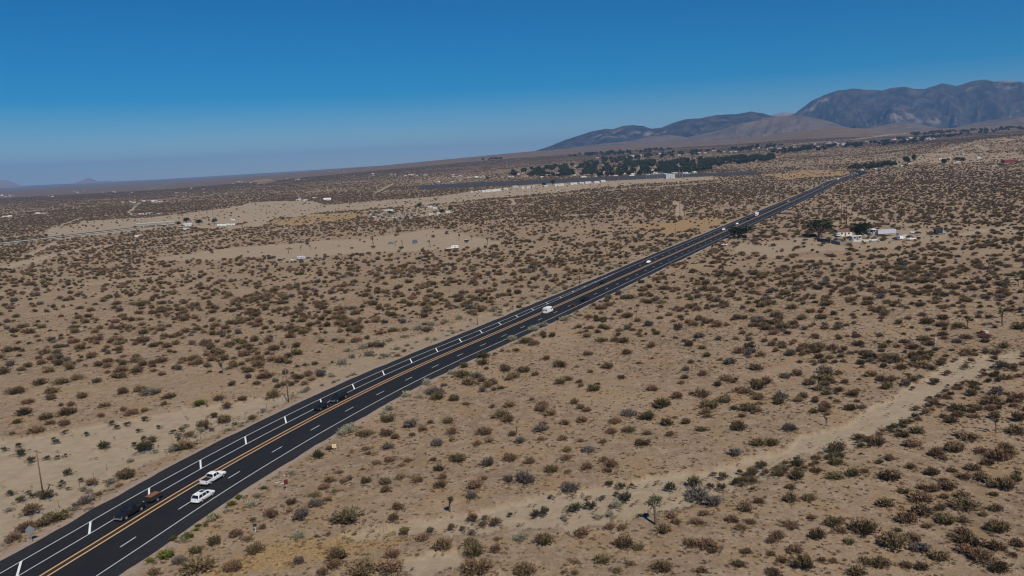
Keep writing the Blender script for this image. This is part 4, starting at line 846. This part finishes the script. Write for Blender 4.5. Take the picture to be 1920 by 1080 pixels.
# ------------------------------------------------------------------ poles, signs, fences
def pole(px_, py_, h, label, arms=1, group='utility poles along the highway', r_=.16, pos=None):
    p = at(px_, py_) if pos is None else np.array([*pos, float(hz(*pos))]); t = empty('utility_pole', (p[0], p[1], float(ground_z(p[0], p[1]))), math.atan2(88, 48) - math.pi / 2)
    MB().cyl((0, 0, -.3), (0, 0, 1), r_, r_ * .62, h + .3, 8).build('post', M['wood'], t, True)
    for k in range(arms):
        z = h - .45 - 1.1 * k; MB().box(-1.15, 1.15, r_ * .62, r_ * .62 + .12, z - .07, z + .07).build('crossarm', M['wood'], t)
        for x in (-1.0, -.35, .35, 1.0): MB().cyl((x, r_ * .62 + .06, z + .07), (0, 0, 1), .05, .04, .16, 6).build('insulator', M['grey'], t)
    return tag(t, label, 'utility pole', group)
pole(82, 935, 10.0, 'leftmost utility pole beside the highway, at the lower left')
pole(541, 754, 10.5, 'second utility pole along the left side of the highway')
pole(895, 609, 10.0, 'third utility pole along the left side, opposite the white van')
pole(1087, 533, 10.5, 'fourth utility pole along the left side of the highway')
pole(1211, 478, 10.0, 'fifth utility pole along the left side of the highway')
for i, s_ in enumerate(range(10)): 
    s0_, o0_ = road_s(84, 473); q = road(np.array([s0_ + 100 * (i + 1)]), 31); pole(0, 0, 10, 'utility pole on the far left side of the highway', 1, 'far utility poles', .16, (q[0][0], q[1][0]))
for px_, py_, h, lb in ((1577, 425, 24, 'left pole of the tall wooden pair behind the homestead'), (1587, 424, 24, 'right pole of the tall wooden pair behind the homestead'), (1275, 408, 23, 'left pole of the tall pair at the track junction'), (1283, 406, 22, 'right pole of the tall pair at the track junction')):
    pole(px_, py_, h, lb, 2, 'tall transmission poles', .3)
for px_, py_, h in ((1456, 372, 22), (1461, 371, 22), (147, 430, 18), (76, 452, 14), (273, 421, 14), (59, 462, 12), (400, 410, 14), (500, 400, 14), (670, 375, 16), (820, 362, 16), (930, 350, 16), (1060, 342, 16), (1190, 336, 16), (1160, 345, 16)): pole(px_, py_, h, 'far utility pole standing on the plain left of the highway', 1, 'far poles on the plain', .2)
# wires between the roadside poles are too thin to see; the stock fence is not
def fence_post(x, y, label, grp):
    return tag(MB().cyl((0, 0, -.1), (0, 0, 1), .05, .045, 1.35, 6).build('fence_post', M['steel']), label, 'fence post', grp), (x, y)
fp = [(-6, 1040), (20, 1018), (60, 985), (110, 950), (150, 915), (200, 880), (250, 862), (290, 850), (330, 842), (376, 822), (418, 802), (460, 785), (500, 765), (560, 742)]
fpw = [at(*q) for q in fp]; base = None
fr = empty('wire_fence', (fpw[6][0], fpw[6][1], 0)); tag(fr, 'thin wire stock fence on steel posts along the left roadside', 'fence'); pm = None
for i in range(len(fpw) - 1):
    a, b_ = fpw[i], fpw[i + 1]; n = max(1, int(np.hypot(*(b_ - a)[:2]) / 4.5))
    for k in range(n):
        q = a + (b_ - a) * k / n; o = MB().cyl((0, 0, -.1), (0, 0, 1), .05, .045, 1.35, 6).build('post', M['wood'], fr) if pm is None else link('post', pm, fr)
        pm = o.data; o.location = (q[0] - fpw[6][0], q[1] - fpw[6][1], float(ground_z(q[0], q[1])))
for hh in (.5, .9, 1.2):
    mb = MB()
    for a, b_ in zip(fpw[:-1], fpw[1:]):
        d_ = b_ - a; mb.cyl((a[0] - fpw[6][0], a[1] - fpw[6][1], hh), (d_[0], d_[1], 0), .012, .012, float(np.hypot(d_[0], d_[1])), 4, False)
    mb.build('wire', M['steel'], fr)
def signpost(px_, py_, h, wd, hg, panel, post, label, rz=0, diamond=False):
    p = at(px_, py_); t = empty('road_sign', (p[0], p[1], float(ground_z(p[0], p[1]))), rz)
    MB().box(-.05, .05, -.05, .05, -.2, h).build('post', M[post], t)
    if diamond:
        r_ = wd * .7; MB().add([(-r_, -.07, h - r_), (0, -.07, h - 2 * r_), (r_, -.07, h - r_), (0, -.07, h), (-r_, -.1, h - r_), (0, -.1, h - 2 * r_), (r_, -.1, h - r_), (0, -.1, h)], [(0, 1, 2, 3), (7, 6, 5, 4), (0, 4, 5, 1), (1, 5, 6, 2), (2, 6, 7, 3), (3, 7, 4, 0)]).build('panel', M[panel], t)
    else: MB().box(-wd / 2, wd / 2, -.09, -.06, h - hg, h + .02).build('panel', M[panel], t)
    return tag(t, label, 'sign')
signpost(60, 1016, 3.1, 1.15, 1.1, 'steel', 'steel', 'grey back of a diamond road sign at the lower left roadside', .35, True)
ys = signpost(627, 843, 1.25, .95, .85, 'yellow', 'palewood', 'small square pale yellow sign on the ground by the right roadside', .2)
MB().box(-.3, .3, -.096, -.091, .58, 1.05).build('sign_face', M['beige'], ys)
signpost(537, 917, 2.1, .75, 1.0, 'maroon', 'grey', 'pale leaning post with a maroon board among debris by the highway', .5)
signpost(1046, 607, 2.3, 1.0, .8, 'black', 'dark', 'dark board on a dark post at the right edge of the highway', .4)
signpost(479, 996, 1.5, .6, .55, 'dark', 'palewood', 'short white post with a dark box on it in the lower left scrub', .3)
signpost(1451, 554, 1.6, .25, .3, 'palewood', 'palewood', 'thin white survey stake in front of the black parked car')
signpost(1754, 648, 2.2, .5, .3, 'palewood', 'palewood', 'slim post with a white top left of the maroon shelter')
signpost(969, 812, 1.5, .22, 1.1, 'green', 'green', 'dark green marker stake in the scrub right of the highway')
for i, (a, b_, l_, r_) in enumerate([(521, 905, 1.1, .2), (530, 907, .9, .4), (533, 893, .7, 2.2)]):
    p = at(a, b_); o = MB().box(-l_ / 2, l_ / 2, -.1, .1, 0, .07).build('loose_board', M['palewood']); o.location = (p[0], p[1], float(ground_z(p[0], p[1])) + .12 + .03 * i); o.rotation_euler = (.1, -.12, r_)
    tag(o, 'pale bleached board lying in the debris beside the maroon-topped post', 'board', 'boards beside the maroon-topped post')
p = at(1452, 548); put(sedan('black', True), p[0], p[1] + 1, None, .15, 'black car parked in the scrub right of the highway')
# maroon and grey shelter
p = at(1843, 631); t = empty('camper_shell', (p[0], p[1], float(ground_z(p[0], p[1]))), .1); k = mpx(p)
n = 9; prof = [(-1.0 + 1.0 * (1 - math.cos(u * math.pi / 2 / (n - 1))), 1.85 * math.sin(u * math.pi / 2 / (n - 1))) for u in range(n)]
mb = MB(); V = [(x, -.75, z) for x, z in prof] + [(0, -.75, 0)] + [(x, .75, z) for x, z in prof] + [(0, .75, 0)]; q = n + 1
mb.add(V, [tuple(reversed(range(q))), tuple(range(q, 2 * q))] + [(i, i + 1, i + 1 + q, i + q) for i in range(q - 1)]); mb.build('rounded_end', M['maroon'], t)
MB().box(.003, 1.35, -.72, .72, 0, 1.8).build('pale_side', M['grey'], t); MB().box(.5, 1.0, -.735, -.721, .1, 1.5).build('door', M['beige'], t)
tag(t, 'small rounded maroon and grey shelter among bushes at the right edge', 'shelter')
p = at(1888, 660); t = empty('fallen_trunk', (p[0], p[1], float(ground_z(p[0], p[1]))), 2.45); mb = MB(); mb.cyl((0, 0, .1), (1, 0, .42), .22, .12, 4.6, 8); mb.build('trunk', M['bark'], t)
MB().cyl((2.0, 0, .9), (.7, .5, .6), .1, .04, 2.0, 6).cyl((3.2, 0, 1.3), (.6, -.7, .3), .09, .03, 1.5, 6).build('limb', M['bark'], t); tag(t, 'dark leaning dead trunk with bare limbs in the wash below the maroon shelter', 'dead tree')

# ------------------------------------------------------------------ buildings
def house(L, Wd, H, rise, wall, roof, fine=True, name='house', flat=False):
    t = empty(name); a, b_ = L / 2, Wd / 2
    MB().box(-a, a, -b_, b_, -.3, H).build('wall', M[wall], t); e = .35
    if flat: MB().box(-a - .1, a + .1, -b_ - .1, b_ + .1, H + .003, H + .25).build('roof', M[roof], t)
    else: MB().add([(-a - e, -b_ - e, H + .003), (a + e, -b_ - e, H + .003), (a + e, b_ + e, H + .003), (-a - e, b_ + e, H + .003), (-a - e, 0, H + rise), (a + e, 0, H + rise)], [(0, 3, 2, 1), (0, 1, 5, 4), (2, 3, 4, 5), (1, 2, 5), (3, 0, 4)]).build('roof', M[roof], t)
    MB().box(-.5, .5, -b_ - .03, -b_ - .003, -.2, 2.1 if H < 4 else 3.4).build('door', M['roofb'], t)
    if fine:
        n = max(2, int(L / 4))
        for i in range(n):
            x = -a + (i + .5) * L / n
            if abs(x) > 1.2: MB().box(x - .6, x + .6, -b_ - .03, -b_ - .003, 1.0, 2.0).build('window', M['glass'], t)
    return t
def place(t, px_, py_, rz, label, cat='building', group=None, dz=0):
    p = at(px_, py_)
    if px_ < 880 and 370 < py_ < 450: t.scale = (.58, .58, .58)
    t.location = (p[0], p[1], p[2] + dz); t.rotation_euler = (0, 0, rz); return tag(t, label, cat, group)
# homestead on the right
place(house(10, 7, 2.7, 1.5, 'stucco', 'roofb'), 1580, 441, .1, 'small white house with brown roof in the homestead', 'house')
place(house(6, 4, 2.4, .8, 'grey', 'roofg'), 1632, 437, .2, 'grey metal shed between the dark tree and the white semi-trailer', 'shed')
place(house(7, 4, 2.2, .5, 'grey', 'roofg'), 1604, 449, .15, 'low pale-roofed shed in front of the homestead tree', 'shed')
def wallrun(pts, h, mat, name, label, cat):
    w_ = [at(*q) for q in pts]; t = empty(name, w_[0]); tag(t, label, cat); i = 0
    for a, b_ in zip(w_[:-1], w_[1:]):
        L = float(np.hypot(*(b_ - a)[:2])); n = max(1, round(L / 2.6)); an = math.atan2(b_[1] - a[1], b_[0] - a[0])
        for k in range(n):
            o = MB().box(.02, L / n - .02, -.08, .08, -.2, h + .06 * ((i * 7) % 3)).build('panel', M[mat], t); q = a + (b_ - a) * k / n; o.location = tuple(q - w_[0]); o.rotation_euler = (0, 0, an); i += 1
wallrun([(1532, 452), (1557, 455)], 2.0, 'green', 'panel_fence', 'dark green panel fence at the left front of the homestead', 'fence')
wallrun([(1558, 455), (1575, 459), (1594, 458), (1600, 452)], 1.9, 'block', 'block_wall', 'grey weathered panel wall in front of the homestead house', 'wall')
wallrun([(1600, 453), (1630, 452), (1655, 449)], 1.0, 'palewood', 'low_fence', 'low pale fence running right from the homestead wall', 'fence')
def park(t, px_, py_, rz, label, cat='car', group=None):
    p = at(px_, py_)
    if px_ < 880: t.scale = (.8, .8, .8)
    return put(t, p[0], p[1], p[2], rz, label, cat, group)
park(semitrailer('pale'), 1661, 441, .12, 'long white semi-trailer parked in the homestead yard', 'trailer')
park(sedan('white'), 1712, 437, .3, 'white car parked right of the semi-trailer'); park(sedan('black'), 1721, 438, .2, 'black car parked beside the white car in the yard')
park(boxtruck('dark', cab='skyblue'), 1762, 439, 0.05, 'dark box truck with light blue cab at the right end of the homestead yard', 'truck'); park(pickup('black', False), 1746, 439, .1, 'black pickup left of the dark box truck', 'pickup truck')
park(pickup('white', False), 1708, 450, .05, 'white flatbed pickup in the yard below the semi-trailer', 'pickup truck'); park(van('white'), 1690, 449, .5, 'white van beside the white flatbed in the yard', 'van'); park(sedan('black'), 1680, 449, .2, 'dark car left of the white van in the yard')
park(suv('black', False), 1641, 450, .1, 'black SUV in front of the low pale fence', 'SUV'); park(sedan('silver'), 1648, 439, .4, 'silver car parked against the semi-trailer'); park(van('white'), 1573, 443, 1.0, 'white van beside the brown-roofed house', 'van')
park(sedan('black'), 1519, 438, .1, 'dark car left of the round homestead tree')
park(sedan('white'), 1358, 461, .5, 'white car left in the brush below the highway')
for i in range(26):
    q = at(rng.uniform(1560, 1735), rng.uniform(440, 456)); l_ = rng.uniform(.5, 1.6); o = MB().box(-l_, l_, -.5, .5, 0, rng.uniform(.4, 1.3)).box(-l_ * .4, l_ * .7, -.3, .6, .3, 1.0).build('scrap_heap', M[['dark', 'grey', 'rust', 'palewood', 'block', 'blue'][i % 6]])
    o.location = q; o.rotation_euler = (0, 0, rng.uniform(0, 3)); tag(o, f'{["black", "grey", "rusty", "pale", "dark grey", "blue"][i % 6]} heap of scrap in the homestead yard', 'scrap', f'{["black", "grey", "rusty", "pale", "dark grey", "blue"][i % 6]} scrap heaps of the homestead')
# camp in the left clearing
park(rv('white'), 853, 466, .15, 'white camper trailer in the sandy clearing', 'camper'); park(pickup('white', False), 842, 467, .2, 'white pickup hitched at the left of the white camper', 'pickup truck')
park(sedan('black'), 838, 439, .2, 'dark car alone at the back of the sandy clearing'); park(pickup('teal', False), 733, 457, .1, 'dark teal pickup at the left of the clearing', 'pickup truck'); park(rv('pale'), 565, 486, .2, 'white travel trailer at the left end of the clearing', 'camper')
park(suv('black', False), 526, 489, .6, 'black SUV left of the white travel trailer', 'SUV'); park(sedan('black'), 579, 485, .2, 'black car right of the white travel trailer'); park(sedan('silver'), 549, 489, .3, 'silver car in front of the white travel trailer')
p = at(778, 455); t = empty('canvas_tent', p, .2); MB().add([(-2, -1.5, 0), (2, -1.5, 0), (2, 1.5, 0), (-2, 1.5, 0), (-1.7, 0, 2.4), (1.7, 0, 2.4)], [(0, 3, 2, 1), (0, 1, 5, 4), (2, 3, 4, 5), (1, 2, 5), (3, 0, 4)]).build('canopy', M['canvas'], t); MB().add([(-.4, -1.47, 0), (.4, -1.47, 0), (0, -.5, 1.62)], [(0, 1, 2)]).build('door_flap', M['dark'], t); tag(t, 'blue canvas tent in the middle of the clearing', 'tent')
p = at(875, 454); t = empty('cargo_trailer', p, .4); MB().box(-1.6, 1.6, -.9, .9, .5, 2.1).build('body', M['dark'], t); MB().box(-1.62, 1.62, -.92, .92, 2.103, 2.2).build('roof', M['white'], t); wheels(t, (0,), .9, .33, .2, False); tag(t, 'small dark cargo trailer with white roof in the clearing', 'trailer')
# salvage yard
for i in range(34):
    u = i / 33; px_ = 695 + 100 * u + rng.uniform(-3, 3); py_ = 404 + 7 * math.sin(u * 3.0) + rng.uniform(-1.5, 2) - 3 * u
    f = [sedan, suv, pickup, van, rv][int(rng.integers(0, 5))]; c_ = ['white', 'silver', 'black', 'teal', 'white', 'beige', 'blue'][int(rng.integers(0, 7))]
    t = f(c_) if f is rv else f(c_, False); nm = t.name.split('.')[0].replace('_', ' '); park(t, px_, py_, rng.uniform(0, 3), f'{c_} {nm} parked in the ring of vehicles in the salvage yard', 'vehicle', f'{c_} {nm} vehicles of the salvage yard')
for q in [(805, 389, 14, 8), (815, 391, 10, 7), (728, 396, 22, 10), (840, 399, 9, 6), (808, 404, 9, 5), (822, 402, 7, 5)]: place(house(q[2], q[3], 3.2, 1.0, 'stucco', 'roofg', False), q[0], q[1], .25, 'pale metal-roofed building of the salvage yard', 'shed', 'salvage yard sheds')
# ranch on the left
place(house(18, 9, 3.2, 1.8, 'roofw', 'roofg'), 352, 423, .2, 'long white house with grey roof among trees, far left', 'house')
for q in [(412, 424), (419, 424), (427, 423), (437, 423)]: park(rv('white'), q[0], q[1], .2, 'white trailer in the row beside the far left ranch', 'camper', 'trailers of the far left ranch')
for i in range(9): park(pickup('red', False), 441 + i * 2.6, 422 - i * .4 + rng.uniform(-1, 1), rng.uniform(0, 3), 'rusty red truck in the row right of the white trailers', 'vehicle', 'red trucks of the far left ranch')
for q in [(250, 403, 14), (265, 402, 14), (279, 401, 16), (298, 402, 14), (260, 444, 12), (350, 431, 12), (437, 413, 9)]: place(house(q[2], 5, 3, .6, 'roofw', 'roofw', False), q[0], q[1], .2, 'white shed on the bare ground round the far left ranch', 'shed', 'white sheds round the ranch')
place(house(24, 12, 6, 3, 'roofw', 'roofw', False, 'warehouse'), 614, 376, .1, 'tall white warehouse standing alone on the far plain', 'warehouse')
for q in [(560, 376, 18), (573, 376, 14), (590, 372, 14), (562, 373, 10)]: place(house(q[2], 8, 3.5, .8, 'roofw', 'roofw', False), q[0], q[1], .2, 'low white shed left of the tall white warehouse', 'shed', 'sheds left of the warehouse')
for q in [(921, 359, 46), (910, 360, 30), (933, 358, 26), (966, 352, 26), (980, 354, 12), (990, 353, 14), (1000, 352, 14), (1023, 351, 16), (1044, 349, 22), (1053, 348, 16), (1075, 346, 30), (1090, 345, 18), (1102, 344, 26), (1118, 343, 22), (1130, 341, 20), (893, 362, 10), (885, 362, 8), (899, 361, 8), (948, 356, 14)]:
    place(house(q[2] * .48, 10, 3.2, .9, ['stucco', 'stucco', 'grey', 'tan'][:3][int(rng.integers(0, 3))], ['roofw', 'roofg'][int(rng.integers(0, 2))], False, 'industrial_shed'), q[0], q[1], .15, 'low pale industrial shed in the row before the dark solar field', 'industrial shed', 'industrial sheds by the solar field')
# solar field: rows of dark tilted tables
mb = MB(); rows = []
for band in ([(785, 356), (1250, 334), 7], [(1255, 334), (1420, 327), 5]):
    (xa, ya), (xb, yb), nr = band
    for r_ in range(nr):
        for i in range(26):
            u = i / 26; q = at(xa + (xb - xa) * u, ya + (yb - ya) * u - r_ * .9); q2 = at(xa + (xb - xa) * (u + 1 / 27), ya + (yb - ya) * (u + 1 / 27) - r_ * .9); dv = q2 - q; L = np.hypot(*dv[:2]); ux, uy = dv[0] / L, dv[1] / L; D_ = 11
            mb.quad((q[0], q[1], q[2] + 1.0), (q2[0], q2[1], q2[2] + 1.0), (q2[0] - uy * D_, q2[1] + ux * D_, q2[2] + 3.4), (q[0] - uy * D_, q[1] + ux * D_, q[2] + 3.4))
tag(mb.build('solar_field', M['panel']), 'dark blue band of solar panels beyond the industrial sheds', 'solar panels', None, 'stuff')
# substation masts
for i in range(16):
    q = at(1212 + i * 5.2, 336 - i * .25 + (i % 2)); t = empty('substation_mast', q); MB().cyl((0, 0, 0), (0, 0, 1), .5, .3, rng.uniform(12, 17), 6).build('post', M['steel'], t); MB().box(-3, 3, .5, .8, 10, 10.6).build('beam', M['steel'], t); tag(t, 'pale steel mast of the far electrical substation', 'mast', 'substation masts')
place(house(20, 10, 9, .6, 'grey', 'roofg', False, 'substation_building', True), 1256, 335, .1, 'grey block building among the substation masts', 'building')
# freeway and overpass on the left
def ribbon(pts, wd, mat, name, dz):
    w_ = np.array([at(*q) for q in pts]); t = np.gradient(w_[:, :2], axis=0); t /= np.hypot(t[:, 0], t[:, 1])[:, None]; n_ = np.c_[-t[:, 1], t[:, 0]] * wd / 2
    V = np.r_[np.c_[w_[:, :2] + n_, w_[:, 2] + dz], np.c_[w_[:, :2] - n_, w_[:, 2] + dz]]; m_ = len(w_); k = np.arange(m_ - 1); return tag(link(name, mesh_np(name, V, np.c_[k, k + m_, k + 1 + m_, k + 1], [mat])), kind='structure')
ribbon([(-120, 470), (0, 456.5), (120, 443.5), (220, 432), (300, 422.5), (340, 418)], 10, M['concrete'], 'freeway', .3); ribbon([(-120, 468), (0, 455), (120, 442), (220, 430.6), (300, 421.6)], 9, M['panel'], 'freeway_lane', .36)
p = at(292, 424); t = empty('overpass_bridge', p, .45); MB().box(-22, 22, -4, 4, 3.4, 4.4).build('deck', M['block'], t)
for x in (-14, 0, 14): MB().box(x - .6, x + .6, -3, 3, -.3, 3.39).build('pier', M['concrete'], t)
for s in (-1, 1): MB().box(-22, 22, s * 3.9 - .12, s * 3.9 + .12, 4.403, 5.2).build('parapet', M['concrete'], t)
tag(t, 'dark low overpass bridge on the far left freeway', 'bridge')
# far town and scattered farmsteads: small houses, one object each
HM = [house(11, 8, 3, 1.5, 'roofw', 'roofw', False), house(12, 8, 3, 1.6, 'stucco', 'roofb', False), house(14, 9, 3.2, 1.4, 'tan', 'roofg', False), house(9, 7, 2.8, 1.2, 'stucco', 'roofw', False)]
used = set()
def cothouse(px_, py_, label, group, sc_=1.0):
    v = int(rng.integers(0, 4)); src = HM[v]
    if v in used: t = copy_tree(src)
    else: t = src; used.add(v)
    cl_ = ('far left', 'left', 'centre-left', 'centre', 'centre-right', 'right', 'far right')[int(np.clip(px_ / 1920 * 7, 0, 6))]; label = f'{label}, {("white", "brown-roofed", "tan", "cream")[v]}, {cl_}'; group = f'{label}'
    place(t, px_, py_, rng.uniform(-.5, .9), label, 'house', group); t.scale = (sc_, sc_, sc_); return t
a = [(930, 331), (1000, 320), (1100, 311), (1200, 306), (1300, 303), (1340, 304), (1340, 322), (1290, 328), (1150, 333), (1000, 335)]
for q in range(80):
    while True:
        x, y = rng.uniform(930, 1340), rng.uniform(303, 336)
        if inpoly(np.array([x]), np.array([y]), a)[0] and (y > 322 or rng.uniform() < .45): break
    cothouse(x, y, 'small house among the far town trees', 'houses of the far town', rng.uniform(.6, 1.0))
for q in range(60):
    x = rng.uniform(1080, 1720); y = 303 - (x - 1080) * .066 + rng.uniform(-4, 3); cothouse(x, y, 'small house in the tree belt below the foothills', 'houses of the upper tree belt', rng.uniform(.7, 1.2))
for q in range(26):
    x = rng.uniform(1690, 1750); y = 264 - (x - 1690) * .06 + rng.uniform(-1.5, 1.5); cothouse(x, y, 'house in the bright cluster below the right-hand foothills', 'houses below the foothills', rng.uniform(.8, 1.3))
for x, y, n, sp in [(350, 362, 5, 60), (200, 360, 8, 120), (20, 367, 9, 30), (90, 369, 3, 20), (370, 355, 3, 40), (560, 336, 6, 60), (660, 330, 6, 90), (720, 327, 5, 60), (800, 330, 8, 90), (880, 332, 14, 60), (850, 340, 6, 60), (15, 406, 4, 14), (75, 402, 3, 16), (285, 378, 10, 35), (240, 380, 6, 25), (460, 343, 5, 40), (600, 322, 5, 90), (450, 341, 4, 20)]:
    for k in range(n): cothouse(x + rng.uniform(-sp, sp) * .6, y + rng.uniform(-1.6, 1.6), 'small building scattered on the far left plain', 'buildings on the far left plain', rng.uniform(.5, .95))
for x, y in [(1640, 318), (1648, 315), (1706, 307), (1770, 299), (1762, 299), (1780, 298), (1790, 306), (1795, 305), (1865, 312), (1805, 291), (1690, 312), (1835, 297), (1615, 320)]: cothouse(x, y, 'small farm building on the far right slope', 'farm buildings at the far right', .7)
t = place(house(26, 9, 3.2, 1.8, 'red', 'red', False, 'barn'), 1893, 304, .05, 'long red barn at the far right edge', 'barn')

# ------------------------------------------------------------------ air
hm = bpy.data.materials.new('haze_air'); hm.use_nodes = True; nt = hm.node_tree; nt.nodes.clear(); out = nt.nodes.new('ShaderNodeOutputMaterial'); pv = nt.nodes.new('ShaderNodeVolumePrincipled')
pv.inputs['Color'].default_value = (.30, .56, 1.0, 1); pv.inputs['Density'].default_value = 5.0e-5; pv.inputs['Anisotropy'].default_value = 0.0
nt.links.new(pv.outputs[0], out.inputs['Volume'])
TOP = max(float(np.max([v.co[2] for v in o.data.vertices])) for o in COL.objects if o.name.startswith(('mountain', 'foothills', 'far_butte'))) + 40
hb = MB().box(-34000, 34000, -34000, 34000, -120, TOP).build('haze', hm); tag(hb, 'thin blue haze in the air over the whole plain', 'haze', None, 'stuff')
